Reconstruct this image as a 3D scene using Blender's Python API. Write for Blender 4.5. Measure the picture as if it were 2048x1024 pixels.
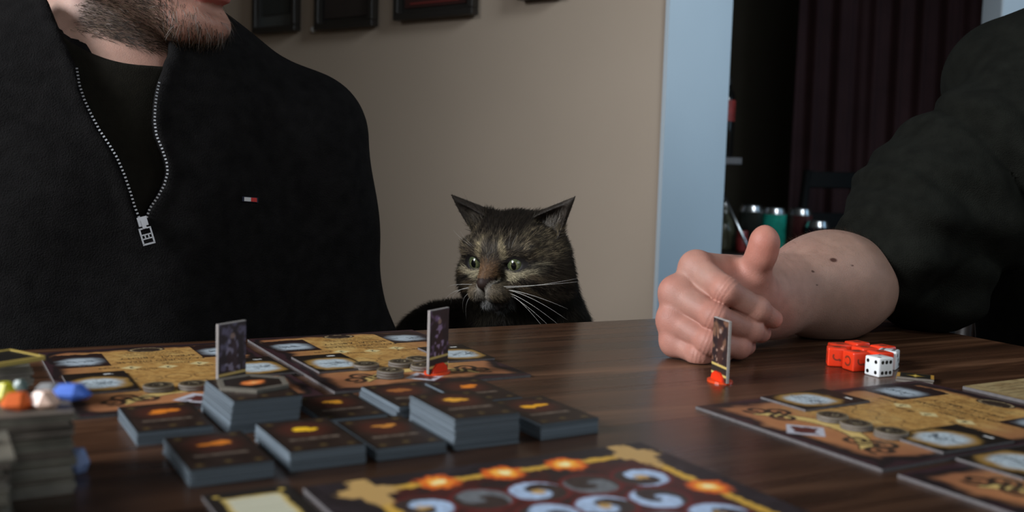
import bpy, bmesh, math, random
import numpy as np
from mathutils import Vector, Matrix

for o in list(bpy.data.objects):
    bpy.data.objects.remove(o, do_unlink=True)
SC = bpy.context.scene
COL = SC.collection
ZT = 0.75                       # height of the table top
rng = np.random.default_rng(7)
random.seed(7)

# ------------------------------------------------------------------ camera
FPX = 2050.0; CAMH = 0.159; TH = math.atan(182 / FPX); ROLL = 0.03
_r0 = np.array([1, 0, 0.]); _f = np.array([0, math.cos(TH), -math.sin(TH)]); _u0 = np.array([0, math.sin(TH), math.cos(TH)])
_r = math.cos(ROLL) * _r0 + math.sin(ROLL) * _u0
_u = -math.sin(ROLL) * _r0 + math.cos(ROLL) * _u0
EYE = np.array([0, 0, ZT + CAMH])
cam = bpy.data.cameras.new('camera'); camo = bpy.data.objects.new('camera', cam); COL.objects.link(camo)
cam.sensor_width = 36; cam.lens = 36 * FPX / 2048
cam.clip_start = 0.02
camo.matrix_world = Matrix(((_r[0], _u[0], -_f[0], 0), (_r[1], _u[1], -_f[1], 0), (_r[2], _u[2], -_f[2], ZT + CAMH), (0, 0, 0, 1)))
cam.dof.use_dof = True; cam.dof.focus_distance = 1.0; cam.dof.aperture_fstop = 6.5
SC.camera = camo

# ------------------------------------------------------------------ world, lights, exposure
w = bpy.data.worlds.new('world'); SC.world = w; w.use_nodes = True
w.node_tree.nodes['Background'].inputs[0].default_value = (1.0, 0.74, 0.48, 1)
w.node_tree.nodes['Background'].inputs[1].default_value = 0.095
SC.view_settings.view_transform = 'Standard'; SC.view_settings.look = 'None'
SC.view_settings.exposure = 0.0; SC.view_settings.gamma = 1.0; SC.view_settings.use_curve_mapping = False

def area(name, loc, target, sx, sy, power, color, spread=180):
    l = bpy.data.lights.new(name, 'AREA'); l.shape = 'RECTANGLE'; l.size = sx; l.size_y = sy
    l.energy = power; l.color = color; l.spread = math.radians(spread)
    o = bpy.data.objects.new(name, l); COL.objects.link(o)
    o.location = loc
    o.rotation_euler = (Vector(target) - Vector(loc)).to_track_quat('-Z', 'Y').to_euler()
    return o
area('window_light_left', (-2.05, -0.10, 1.75), (0.10, 0.80, 0.78), 1.0, 1.0, 16, (0.92, 0.95, 1.0), 60)
area('fill_light_front', (0.55, -1.25, 1.75), (0.05, 0.85, 0.8), 1.3, 0.9, 3.6, (0.86, 0.93, 1.0), 100)  # added fill from behind the camera, lifts the front faces of the cards
area('window_light_right', (2.6, 1.35, 1.45), (0.4, 2.0, 1.0), 0.9, 1.2, 8, (0.46, 0.74, 1.0), 120)
area('fill_light_wall', (1.25, 0.15, 2.05), (0.12, 2.05, 1.2), 0.6, 0.6, 4.6, (0.84, 0.93, 1.0), 75)  # added lamp, brightens the right end of the beige wall

# ------------------------------------------------------------------ pixel helpers (2048x1024 frame -> places in the room)
def ray(px, py): return _f * FPX + _r * (px - 1024) - _u * (py - 512)
def T(px, py, dz=0.0):
    d = ray(px, py); t = (dz - CAMH) / d[2]; p = EYE + d * t; return np.array([p[0], p[1], ZT + dz])
def W(px, py, Y):
    d = ray(px, py); return EYE + d * (Y / d[1])
def onplane(px, py, p0, n):
    d = ray(px, py); t = np.dot(np.array(p0) - EYE, n) / np.dot(d, n); return EYE + d * t

# ------------------------------------------------------------------ materials
def mat(name, color=(0.5, 0.5, 0.5), rough=0.5, metal=0.0, spec=0.5, attr=None, noise=0.0, nscale=20, bump=0.0, bscale=200, **kw):
    m = bpy.data.materials.new(name); m.use_nodes = True; nt = m.node_tree; N = nt.nodes; L = nt.links
    b = N['Principled BSDF']
    b.inputs['Roughness'].default_value = rough; b.inputs['Metallic'].default_value = metal
    b.inputs['Specular IOR Level'].default_value = spec
    for k, v in kw.items(): b.inputs[k.replace('_', ' ')].default_value = v
    src = None
    if attr:
        a = N.new('ShaderNodeAttribute'); a.attribute_name = attr; src = a.outputs['Color']
    else:
        c = N.new('ShaderNodeRGB'); c.outputs[0].default_value = (*color, 1); src = c.outputs[0]
    tc = N.new('ShaderNodeTexCoord')
    if noise:
        nz = N.new('ShaderNodeTexNoise'); nz.inputs['Scale'].default_value = nscale; nz.inputs['Detail'].default_value = 6
        L.new(tc.outputs['Object'], nz.inputs['Vector'])
        mr = N.new('ShaderNodeMapRange'); mr.inputs[3].default_value = 1 - noise; mr.inputs[4].default_value = 1 + noise
        mr.inputs[1].default_value = 0.25; mr.inputs[2].default_value = 0.75
        L.new(nz.outputs[0], mr.inputs[0])
        mx = N.new('ShaderNodeVectorMath'); mx.operation = 'SCALE'
        L.new(src, mx.inputs[0]); L.new(mr.outputs[0], mx.inputs['Scale']); src = mx.outputs[0]
    L.new(src, b.inputs['Base Color'])
    if bump:
        nb = N.new('ShaderNodeTexNoise'); nb.inputs['Scale'].default_value = bscale; nb.inputs['Detail'].default_value = 4
        L.new(tc.outputs['Object'], nb.inputs['Vector'])
        bp = N.new('ShaderNodeBump'); bp.inputs['Strength'].default_value = bump; bp.inputs['Distance'].default_value = 0.002
        L.new(nb.outputs[0], bp.inputs['Height']); L.new(bp.outputs[0], b.inputs['Normal'])
    return m

def wood_mat(name, c1, c2, c3, rough=0.3, scale=1.0):
    m = bpy.data.materials.new(name); m.use_nodes = True; nt = m.node_tree; N = nt.nodes; L = nt.links
    b = N['Principled BSDF']; b.inputs['Roughness'].default_value = rough
    tc = N.new('ShaderNodeTexCoord'); oi = N.new('ShaderNodeObjectInfo')
    add = N.new('ShaderNodeVectorMath'); add.operation = 'ADD'
    comb = N.new('ShaderNodeCombineXYZ'); mu = N.new('ShaderNodeMath'); mu.operation = 'MULTIPLY'; mu.inputs[1].default_value = 37.0
    L.new(oi.outputs['Random'], mu.inputs[0]); L.new(mu.outputs[0], comb.inputs[0]); L.new(mu.outputs[0], comb.inputs[1])
    L.new(tc.outputs['Object'], add.inputs[0]); L.new(comb.outputs[0], add.inputs[1])
    mp = N.new('ShaderNodeMapping'); mp.inputs['Scale'].default_value = (1.6 * scale, 26 * scale, 10 * scale)
    L.new(add.outputs[0], mp.inputs[0])
    n1 = N.new('ShaderNodeTexNoise'); n1.inputs['Scale'].default_value = 1.0; n1.inputs['Detail'].default_value = 8; n1.inputs['Distortion'].default_value = 1.2
    n1.inputs['Roughness'].default_value = 0.65
    L.new(mp.outputs[0], n1.inputs['Vector'])
    cr = N.new('ShaderNodeValToRGB'); e = cr.color_ramp.elements
    e[0].position = 0.3; e[0].color = (*c1, 1); e[1].position = 0.72; e[1].color = (*c3, 1)
    x = cr.color_ramp.elements.new(0.52); x.color = (*c2, 1)
    L.new(n1.outputs[0], cr.inputs[0])
    mr = N.new('ShaderNodeMapRange'); mr.inputs[3].default_value = 0.6; mr.inputs[4].default_value = 1.5
    L.new(oi.outputs['Random'], mr.inputs[0])
    mx = N.new('ShaderNodeVectorMath'); mx.operation = 'SCALE'; L.new(cr.outputs[0], mx.inputs[0]); L.new(mr.outputs[0], mx.inputs['Scale'])
    L.new(mx.outputs[0], b.inputs['Base Color'])
    mp2 = N.new('ShaderNodeMapping'); mp2.inputs['Scale'].default_value = (8 * scale, 300 * scale, 60 * scale); L.new(add.outputs[0], mp2.inputs[0])
    n2 = N.new('ShaderNodeTexNoise'); n2.inputs['Detail'].default_value = 3; n2.inputs['Scale'].default_value = 1.0; L.new(mp2.outputs[0], n2.inputs['Vector'])
    bp = N.new('ShaderNodeBump'); bp.inputs['Strength'].default_value = 0.12; bp.inputs['Distance'].default_value = 0.001
    L.new(n2.outputs[0], bp.inputs['Height']); L.new(bp.outputs[0], b.inputs['Normal'])
    mr2 = N.new('ShaderNodeMapRange'); mr2.inputs[3].default_value = rough - 0.06; mr2.inputs[4].default_value = rough + 0.12
    L.new(n1.outputs[0], mr2.inputs[0]); L.new(mr2.outputs[0], b.inputs['Roughness'])
    return m

M = {}
M['walnut'] = wood_mat('walnut', (0.014, 0.007, 0.004), (0.048, 0.021, 0.0105), (0.125, 0.060, 0.031), 0.25)
M['dark_wood'] = wood_mat('dark_wood', (0.008, 0.006, 0.005), (0.015, 0.01, 0.008), (0.03, 0.02, 0.015), 0.45)
M['print'] = mat('print', attr='Col', rough=0.42, spec=0.4)
M['board_edge'] = mat('board_edge', (0.11, 0.10, 0.10), 0.7, noise=0.2, nscale=300)
M['token_edge'] = mat('token_edge', (0.14, 0.12, 0.10), 0.7, noise=0.2, nscale=300)
M['card_sides'] = mat('card_sides', attr='Col', rough=0.55, spec=0.4)
M['ink'] = mat('ink', (0.035, 0.02, 0.01), 0.6)
M['white_ink'] = mat('white_ink', (0.75, 0.75, 0.72), 0.5)
M['red_plastic'] = mat('red_plastic', (0.80, 0.045, 0.012), 0.25, noise=0.12, nscale=60, Subsurface_Weight=0.15, Subsurface_Scale=0.003)
M['clear_red'] = mat('clear_red', (0.95, 0.09, 0.02), 0.18, Transmission_Weight=0.25)
M['engraving'] = mat('engraving', (0.22, 0.025, 0.008), 0.5)
M['white_plastic'] = mat('white_plastic', (0.78, 0.80, 0.80), 0.25)
M['black_pip'] = mat('black_pip', (0.012, 0.012, 0.012), 0.25)
M['wall'] = mat('wall', (0.47, 0.378, 0.292), 0.85, noise=0.04, nscale=3, bump=0.1, bscale=400)
M['wall_end'] = mat('wall_end', (0.46, 0.53, 0.58), 0.8, noise=0.03, nscale=4, bump=0.08, bscale=300)
M['dark_wall'] = mat('dark_wall', (0.13, 0.115, 0.085), 0.9, noise=0.2, nscale=3)
M['floor'] = wood_mat('floor_wood', (0.03, 0.02, 0.012), (0.05, 0.03, 0.02), (0.08, 0.05, 0.03), 0.5, 0.5)
M['ceiling'] = mat('ceiling', (0.35, 0.33, 0.3), 0.9)
M['curtain'] = mat('curtain', (0.075, 0.030, 0.030), 0.9, noise=0.2, nscale=8)
M['black_frame'] = mat('black_frame', (0.012, 0.010, 0.008), 0.4)
M['steel'] = mat('steel', (0.62, 0.64, 0.66), 0.25, metal=1.0)
M['dull_metal'] = mat('dull_metal', (0.30, 0.30, 0.31), 0.38, metal=1.0)
M['brass'] = mat('brass', (0.45, 0.34, 0.18), 0.35, metal=1.0)
M['skin'] = mat('skin', attr='Col', rough=0.52, spec=0.35, noise=0.10, nscale=90, bump=0.22, bscale=900,
                Subsurface_Weight=0.12, Subsurface_Radius=(1.0, 0.35, 0.2), Subsurface_Scale=0.006)
M['navy'] = mat('navy_knit', (0.0085, 0.0080, 0.0080), 0.95, spec=0.07, noise=0.35, nscale=70, bump=0.8, bscale=700)
M['shirt_black'] = mat('shirt_black', (0.0095, 0.0085, 0.006), 0.95, spec=0.1, noise=0.2, nscale=120, bump=0.4, bscale=900)
M['shirt_green'] = mat('shirt_green', (0.0085, 0.0090, 0.0072), 0.95, spec=0.06, noise=0.3, nscale=60, bump=0.7, bscale=800)
M['trousers'] = mat('trousers', (0.012, 0.014, 0.02), 0.95, spec=0.1, noise=0.2)
M['hair_mat'] = mat('strands', attr='Col', rough=0.45, spec=0.4)
M['fur'] = mat('fur', attr='Col', rough=0.6, spec=0.25)
M['eye_white'] = mat('eye_white', (0.6, 0.56, 0.52), 0.15)
M['eye_col'] = mat('eye_colour', attr='Col', rough=0.12, spec=0.5)

# ------------------------------------------------------------------ object helpers
def link(name, me, m=None, parent=None):
    o = bpy.data.objects.new(name, me); COL.objects.link(o)
    if m is not None and not me.materials: me.materials.append(m)
    if parent is not None: o.parent = parent
    return o
def empty(name, loc, label, cat, group=None, rz=0):
    o = bpy.data.objects.new(name, None); COL.objects.link(o); o.empty_display_size = 0.02
    o.location = loc; o.rotation_euler = (0, 0, rz); tag(o, label, cat, group); return o
def tag(o, label=None, cat=None, group=None, kind=None):
    if label: o['label'] = label
    if cat: o['category'] = cat
    if group: o['group'] = group
    if kind: o['kind'] = kind
    return o
def mesh(name, V, Fc, smooth=False, col=None):
    me = bpy.data.meshes.new(name)
    V = np.asarray(V, dtype=np.float32).reshape(-1, 3)
    if isinstance(Fc, np.ndarray):
        n, k = Fc.shape
        me.vertices.add(len(V)); me.vertices.foreach_set('co', V.ravel())
        me.loops.add(n * k); me.loops.foreach_set('vertex_index', Fc.astype(np.int32).ravel())
        me.polygons.add(n); me.polygons.foreach_set('loop_start', np.arange(0, n * k, k, dtype=np.int32))
        me.polygons.foreach_set('loop_total', np.full(n, k, dtype=np.int32))
        me.update(calc_edges=True); me.validate()
    else:
        me.from_pydata([tuple(map(float, v)) for v in V], [], Fc); me.update()
    if smooth: me.polygons.foreach_set('use_smooth', np.ones(len(me.polygons), dtype=bool))
    if col is not None: setcol(me, col)
    return me
def setcol(me, col):
    col = np.asarray(col, dtype=np.float32)
    a = me.attributes.new('Col', 'FLOAT_COLOR', 'POINT')
    c = np.ones((len(me.vertices), 4), dtype=np.float32); c[:, :3] = col.reshape(-1, 3)
    a.data.foreach_set('color', c.ravel())
def box_bm(bm, c, s, R=None, bevel=0.0, seg=2):
    """box centred at c with full sizes s, optional rotation matrix"""
    mtx = Matrix.Translation(Vector(c))
    if R is not None: mtx = mtx @ (R.to_4x4() if not isinstance(R, Matrix) or len(R) == 3 else R)
    g = bmesh.ops.create_cube(bm, size=1.0, matrix=mtx @ Matrix.Diagonal((s[0], s[1], s[2], 1)))
    if bevel:
        es = list({e for v in g['verts'] for e in v.link_edges})
        bmesh.ops.bevel(bm, geom=es, offset=bevel, segments=seg, profile=0.5, affect='EDGES')
def bm_obj(name, bm, m, parent=None, smooth=False):
    me = bpy.data.meshes.new(name); bm.to_mesh(me); bm.free()
    if smooth: me.polygons.foreach_set('use_smooth', np.ones(len(me.polygons), dtype=bool))
    return link(name, me, m, parent)
def box(name, c, s, m, parent=None, R=None, bevel=0.0, seg=2):
    bm = bmesh.new(); box_bm(bm, c, s, R, bevel, seg); return bm_obj(name, bm, m, parent)
def RZ(a): return Matrix.Rotation(a, 3, 'Z')
def tube_vf(pts, rad, n=8):
    pts = [np.array(p, float) for p in pts]
    if not hasattr(rad, '__len__'): rad = [rad] * len(pts)
    V = []; Fc = []
    up = np.array([0.13, 0.21, 0.97])
    for i, p in enumerate(pts):
        t = pts[min(i + 1, len(pts) - 1)] - pts[max(i - 1, 0)]; t = t / (np.linalg.norm(t) + 1e-9)
        a = np.cross(t, up); a /= np.linalg.norm(a) + 1e-9; b = np.cross(t, a)
        for k in range(n):
            an = 2 * math.pi * k / n; V.append(p + rad[i] * (a * math.cos(an) + b * math.sin(an)))
    for i in range(len(pts) - 1):
        for k in range(n):
            Fc.append([i * n + k, i * n + (k + 1) % n, (i + 1) * n + (k + 1) % n, (i + 1) * n + k])
    Fc.append(list(range(n))[::-1]); Fc.append([(len(pts) - 1) * n + k for k in range(n)])
    return V, Fc
def tube(name, pts, rad, m, parent=None, n=8):
    V, Fc = tube_vf(pts, rad, n); return link(name, mesh(name, V, Fc, True), m, parent)
def lathe(name, prof, m, parent=None, n=28, col=None):
    V = []; Fc = []
    for r, z in prof:
        for k in range(n):
            a = 2 * math.pi * k / n; V.append((r * math.cos(a), r * math.sin(a), z))
    for i in range(len(prof) - 1):
        for k in range(n): Fc.append([i * n + k, i * n + (k + 1) % n, (i + 1) * n + (k + 1) % n, (i + 1) * n + k])
    me = mesh(name, V, Fc, True)
    return link(name, me, m, parent)

def vnoise(x, y, s, seed=0, z=None):
    g = np.random.default_rng(seed).random((64, 64))
    xs = x / s; ys = y / s; xi = np.floor(xs).astype(int); yi = np.floor(ys).astype(int)
    fx = xs - xi; fy = ys - yi; fx = fx * fx * (3 - 2 * fx); fy = fy * fy * (3 - 2 * fy)
    a = g[xi % 64, yi % 64]; b = g[(xi + 1) % 64, yi % 64]; c = g[xi % 64, (yi + 1) % 64]; d = g[(xi + 1) % 64, (yi + 1) % 64]
    return (a * (1 - fx) + b * fx) * (1 - fy) + (c * (1 - fx) + d * fx) * fy
def fbm(x, y, s, seed=0):
    return (vnoise(x, y, s, seed) + 0.5 * vnoise(x, y, s / 2, seed + 1) + 0.25 * vnoise(x, y, s / 4, seed + 2)) / 1.75
def sstep(a, b, x):
    t = np.clip((x - a) / (b - a), 0, 1); return t * t * (3 - 2 * t)
def mixc(c, new, a):
    a = a[..., None]; return c * (1 - a) + np.asarray(new) * a

# ------------------------------------------------------------------ signed distance modelling
def sdsm(a, b, k):
    h = np.clip(0.5 + 0.5 * (b - a) / k, 0, 1); return b * (1 - h) + a * h - k * h * (1 - h)
def sdsub(a, b, k):      # a minus b, smooth
    return -sdsm(-a, b, k)
def ell(P, c, r, R=None):
    q = P - np.asarray(c, dtype=P.dtype)
    if R is not None: q = q @ np.asarray(R, dtype=P.dtype)
    r = np.asarray(r, dtype=P.dtype)
    k0 = np.linalg.norm(q / r, axis=1); k1 = np.linalg.norm(q / (r * r), axis=1) + 1e-9
    return k0 * (k0 - 1) / k1
def rcone(P, a, b, ra, rb):
    a = np.asarray(a, dtype=P.dtype); b = np.asarray(b, dtype=P.dtype); ba = b - a
    t = np.clip(((P - a) @ ba) / (ba @ ba), 0, 1)
    return np.linalg.norm(P - a - t[:, None] * ba, axis=1) - (ra + (rb - ra) * t)
def chain(P, pts, k=0.004):
    d = None
    for (a, ra), (b, rb) in zip(pts[:-1], pts[1:]):
        e = rcone(P, a, b, ra, rb); d = e if d is None else sdsm(d, e, k)
    return d
def surfnet(f, lo, hi, h):
    lo = np.array(lo, float); hi = np.array(hi, float)
    B = 6
    nb = np.ceil((hi - lo) / (h * B)).astype(int); n = nb * B + 1
    # coarse pass at block centres
    cx = [lo[i] + (np.arange(nb[i]) + 0.5) * h * B for i in range(3)]
    G = np.stack(np.meshgrid(*cx, indexing='ij'), -1).reshape(-1, 3).astype(np.float32)
    fc = np.concatenate([f(G[i:i + 400000]) for i in range(0, len(G), 400000)]).reshape(nb)
    D = np.repeat(np.repeat(np.repeat(fc, B, 0), B, 1), B, 2)
    D = np.pad(D, ((0, 1), (0, 1), (0, 1)), mode='edge').astype(np.float32)
    near = np.abs(D) < h * B * 1.5
    idx = np.argwhere(near)
    pts = (idx * h + lo).astype(np.float32)
    vals = np.concatenate([f(pts[i:i + 400000]) for i in range(0, len(pts), 400000)])
    D[idx[:, 0], idx[:, 1], idx[:, 2]] = vals
    D[0] = np.maximum(D[0], 1e-3); D[-1] = np.maximum(D[-1], 1e-3); D[:, 0] = np.maximum(D[:, 0], 1e-3); D[:, -1] = np.maximum(D[:, -1], 1e-3)
    D[:, :, 0] = np.maximum(D[:, :, 0], 1e-3); D[:, :, -1] = np.maximum(D[:, :, -1], 1e-3)
    S = D < 0
    cs = np.zeros(np.array(D.shape) - 1, dtype=np.int8)
    corners = [(i, j, k) for i in (0, 1) for j in (0, 1) for k in (0, 1)]
    sh = D.shape
    def sl(A, c): return A[c[0]:sh[0] - 1 + c[0], c[1]:sh[1] - 1 + c[1], c[2]:sh[2] - 1 + c[2]]
    for c in corners: cs += sl(S, c)
    act = np.argwhere((cs > 0) & (cs < 8))
    cid = -np.ones(cs.shape, dtype=np.int64); cid[act[:, 0], act[:, 1], act[:, 2]] = np.arange(len(act))
    cv = {c: D[act[:, 0] + c[0], act[:, 1] + c[1], act[:, 2] + c[2]] for c in corners}
    acc = np.zeros((len(act), 3)); cnt = np.zeros(len(act))
    for c in corners:
        for ax in range(3):
            if c[ax]: continue
            c2 = list(c); c2[ax] = 1; c2 = tuple(c2)
            a = cv[c]; b = cv[c2]; m = (a < 0) != (b < 0)
            t = np.where(m, a / (a - b + 1e-20), 0)
            p = np.tile(np.array(c, float), (len(act), 1)); p[:, ax] += t
            acc[m] += p[m]; cnt[m] += 1
    V = (act + acc / cnt[:, None]) * h + lo
    Q = []
    for ax in range(3):
        o1, o2 = [(1, 2), (2, 0), (0, 1)][ax]
        s0 = [slice(None)] * 3; s1 = [slice(None)] * 3
        s0[ax] = slice(0, -1); s1[ax] = slice(1, None)
        a = S[tuple(s0)]; b = S[tuple(s1)]
        e = np.argwhere(a != b)
        ok = (e[:, o1] > 0) & (e[:, o2] > 0) & (e[:, o1] < cs.shape[o1]) & (e[:, o2] < cs.shape[o2])
        e = e[ok]; ins = a[e[:, 0], e[:, 1], e[:, 2]]
        def cc(d1, d2):
            q = e.copy(); q[:, o1] -= d1; q[:, o2] -= d2; return cid[q[:, 0], q[:, 1], q[:, 2]]
        q = np.stack([cc(1, 1), cc(0, 1), cc(0, 0), cc(1, 0)], 1)
        q[~ins] = q[~ins][:, ::-1]; Q.append(q)
    Q = np.concatenate(Q); Q = Q[(Q >= 0).all(1)]
    return V, Q
def grad(f, P, e=0.0008):
    P = P.astype(np.float32); g = np.stack([f(P + np.array(d, np.float32) * e) - f(P - np.array(d, np.float32) * e) for d in np.eye(3)], 1)
    return g / (np.linalg.norm(g, axis=1, keepdims=True) + 1e-9)
def hit(f, px, py, t0=0.5):
    """where the line of sight meets a modelled surface"""
    d = ray(px, py); d = d / np.linalg.norm(d); t = t0
    for _ in range(80):
        v = float(f((EYE + d * t)[None].astype(np.float32))[0]); t += v * 0.8
        if abs(v) < 2e-4: break
    return EYE + d * t
def frame(fwd, up=(0, 0, 1)):
    """columns: forward, left, up"""
    f = np.array(fwd, float); f /= np.linalg.norm(f); l = np.cross(up, f); l /= np.linalg.norm(l); u = np.cross(f, l)
    return np.stack([f, l, u], 1)

def strands(name, roots, nrm, dirs, length, width, cols, m, parent, lift=0.35, droop=0.0, curl=0.2, nseg=2, custom=True):
    """thin tapered ribbons growing from a surface"""
    n = len(roots); length = (np.asarray(length) * np.ones(n))[:, None]; lift = np.asarray(lift).reshape(-1, 1) if np.ndim(lift) else lift
    t = dirs - (dirs * nrm).sum(1, keepdims=True) * nrm; t /= np.linalg.norm(t, axis=1, keepdims=True) + 1e-9
    t = t + curl * rng.normal(size=(n, 3)); t /= np.linalg.norm(t, axis=1, keepdims=True)
    side = np.cross(t, nrm); side /= np.linalg.norm(side, axis=1, keepdims=True) + 1e-9
    side = side + 0.35 * nrm * rng.normal(size=(n, 1)); side /= np.linalg.norm(side, axis=1, keepdims=True)
    rows = []; nr = []
    p = roots - nrm * 0.0006; d = t + nrm * lift * (0.7 + 0.6 * rng.random((n, 1))); d /= np.linalg.norm(d, axis=1, keepdims=True)
    for s in range(nseg + 1):
        wd = width * (1 - s / nseg) ** 0.8
        if s < nseg: rows += [p - side * wd / 2, p + side * wd / 2]
        else: rows += [p]
        d = d + np.array([0, 0, -droop]) - nrm * lift * 0.25 if np.ndim(lift) == 0 else d + np.array([0, 0, -droop]) - nrm * lift * 0.25
        d = d / np.linalg.norm(d, axis=1, keepdims=True)
        p = p + d * length / nseg
    k = 2 * nseg + 1
    V = np.stack(rows, 1).reshape(-1, 3)
    base = (np.arange(n) * k)[:, None]
    tri = []
    for s in range(nseg - 1):
        a = 2 * s; tri += [[a, a + 1, a + 3], [a, a + 3, a + 2]]
    a = 2 * (nseg - 1); tri += [[a, a + 1, a + 2]]
    Fc = np.concatenate([base + np.array(x)[None] for x in tri])
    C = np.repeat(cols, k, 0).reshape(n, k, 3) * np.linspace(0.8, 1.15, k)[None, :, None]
    me = mesh(name, V, Fc, True, C.reshape(-1, 3))
    if custom and len(me.vertices) == n * k:
        nn = nrm[:, None, :] + 0.35 * t[:, None, :]; nn = np.repeat(nn, k, 1).reshape(-1, 3); nn /= np.linalg.norm(nn, axis=1, keepdims=True)
        me.normals_split_custom_set_from_vertices([tuple(v) for v in nn])
    o = link(name, me, m, parent); o['kind'] = 'stuff'; return o
def sample_surface(V, Q, n, keep=None, weight=None):
    a = V[Q[:, 0]]; b = V[Q[:, 1]]; c = V[Q[:, 2]]; d = V[Q[:, 3]]
    cen = (a + b + c + d) / 4
    ar = np.linalg.norm(np.cross(c - a, d - b), axis=1) / 2
    if keep is not None: ar = ar * keep(cen)
    if weight is not None: ar = ar * weight(cen)
    pr = ar / ar.sum(); i = rng.choice(len(Q), n, p=pr)
    u = rng.random((n, 1)); v = rng.random((n, 1))
    return (a[i] * (1 - u) + b[i] * u) * (1 - v) + (d[i] * (1 - u) + c[i] * u) * v

# ================================================================== SETTING
def structure(o): o['kind'] = 'structure'; return o
structure(box('floor', (0.5, 1.6, -0.025), (7, 7, 0.05), M['floor']))
structure(box('ceiling', (0.5, 1.6, 2.525), (7, 7, 0.05), M['ceiling']))
WC = np.array([0.27, 1.9, 0]); wl = np.array([-0.791, 0.611, 0]); er = np.array([0.611, 0.791, 0])
wn = np.array([-0.611, -0.791, 0])           # the beige wall looks this way
def prism(name, corners, z0, z1, m, parent=None):
    n = len(corners); V = [(c[0], c[1], z0) for c in corners] + [(c[0], c[1], z1) for c in corners]
    Fc = [list(range(n))[::-1], [n + i for i in range(n)]] + [[i, (i + 1) % n, n + (i + 1) % n, n + i] for i in range(n)]
    return link(name, mesh(name, V, Fc), m, parent)
A = WC; Bp = WC + wl * 2.6; Cc = Bp + er * 0.255; Dd = WC + er * 0.255
wb = prism('wall_back', [A + er * 0.004, Bp + er * 0.004, Cc, Dd - wl * 0 + 0], 0, 2.5, M['wall']); structure(wb)
# wall end: the cool tint of the daylight is put into its colour
we = prism('trim_1', [A - er * 0.0, A + wl * 0.004, Dd + wl * 0.004, Dd, Dd - wl * 0.004, A - wl * 0.004], 0, 2.5, M['wall_end']); structure(we)
structure(box('wall_far', (1.2, 4.55, 1.25), (5.5, 0.1, 2.5), M['dark_wall']))
structure(box('wall_right', (3.2, 3.0, 1.25), (0.1, 3.4, 2.5), M['dark_wall']))
structure(box('wall_left', (-2.2, 1.6, 1.25), (0.1, 6.0, 2.5), M['wall']))
# white door post seen behind the right-hand player
pc = W(1962, 600, 2.33)
structure(box('trim_2', (pc[0] + 0.075, 2.38, 1.25), (0.15, 0.10, 2.5), M['wall_end'], bevel=0.004))
bbm = box('baseboard_back', (0, 0, 0), (0.01, 0.01, 0.01), M['wall_end']); bpy.data.objects.remove(bbm)
q0 = A + wn * 0.012; q1 = Bp + wn * 0.012
structure(prism('baseboard_back', [q0, q1, Bp, A][::-1], 0, 0.09, M['wall_end']))

def on_wall(px, py): return onplane(px, py, WC, wn)
M['teal_print'] = mat('teal_print', (0.018, 0.024, 0.024), 0.35, noise=0.3, nscale=9)
M['mat_grey'] = mat('mat_grey', (0.055, 0.062, 0.060), 0.4)
M['red_print'] = mat('red_print', (0.045, 0.012, 0.010), 0.35, noise=0.5, nscale=14)
M['dark_print'] = mat('dark_print', (0.022, 0.016, 0.014), 0.35, noise=0.4, nscale=10)
M['dark_glass'] = mat('dark_glass', (0.02, 0.02, 0.02), 0.08, Transmission_Weight=0.9)
def picture(px0, px1, pyb, h, pm, label, mat_band=False, line=None):
    a = on_wall(px0, pyb); b = on_wall(px1, pyb)
    wd = float(np.dot(b - a, -wl)); z0 = float(on_wall((px0 + px1) / 2, pyb)[2])
    c = (a + b) / 2; o = empty('picture_frame', (c[0] + wn[0] * 0.0005, c[1] + wn[1] * 0.0005, z0), label, 'picture', rz=math.atan2(-wl[1], -wl[0]))
    # local: x along the wall, -y out of the wall, z up
    t = 0.014; dpt = 0.022
    for nm, cc, s in [('frame_rail', (0, -dpt / 2, t / 2), (wd, dpt, t)), ('frame_rail', (0, -dpt / 2, h - t / 2), (wd, dpt, t)),
                  ('frame_stile', (-wd / 2 + t / 2, -dpt / 2, h / 2), (t, dpt, h - 2 * t)), ('frame_stile', (wd / 2 - t / 2, -dpt / 2, h / 2), (t, dpt, h - 2 * t))]:
        box(nm, cc, s, M['black_frame'], o, bevel=0.0015)
    box('backing', (0, -0.004, h / 2), (wd - 2 * t, 0.006, h - 2 * t), M['black_frame'] if not mat_band else M['mat_grey'], o)
    mg = 0.018 if mat_band else 0.012
    box('print', (0, -0.009, h / 2 + (0.006 if mat_band else 0)), (wd - 2 * t - 2 * mg, 0.003, h - 2 * t - 2 * mg - (0.012 if mat_band else 0)), pm, o)
    if line: box('red_stripe', (0.0, -0.0115, 0.034), (wd * 0.62, 0.002, 0.0035), line, o)
    return o
picture(517, 602, 66, 0.26, M['teal_print'], 'dark framed picture with a grey mat, nearest the man in navy', True)
picture(641, 757, 58, 0.26, M['dark_print'], 'dark picture frame just right of the small white pin on the wall')
M['stripe'] = mat('stripe', (0.18, 0.02, 0.015), 0.5)
picture(799, 957, 37, 0.22, M['red_print'], 'wide black picture frame with a red stripe, above and left of the cat', line=M['stripe'])
picture(1046, 1130, -1, 0.22, M['dark_print'], 'picture frame whose lower edge only just shows at the top, rightmost on the beige wall')
k = on_wall(632, 60)
pin = lathe('wall_pin', [(0.0001, 0.014), (0.005, 0.013), (0.0075, 0.009), (0.006, 0.005), (0.003, 0.003), (0.003, 0.0), (0.0001, 0.0)], M['white_plastic'], n=16)
pin.location = k; pin.rotation_euler = Vector(wn).to_track_quat('Z', 'Y').to_euler()
tag(pin, 'small round white pin stuck in the beige wall between two picture frames', 'pin')

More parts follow.
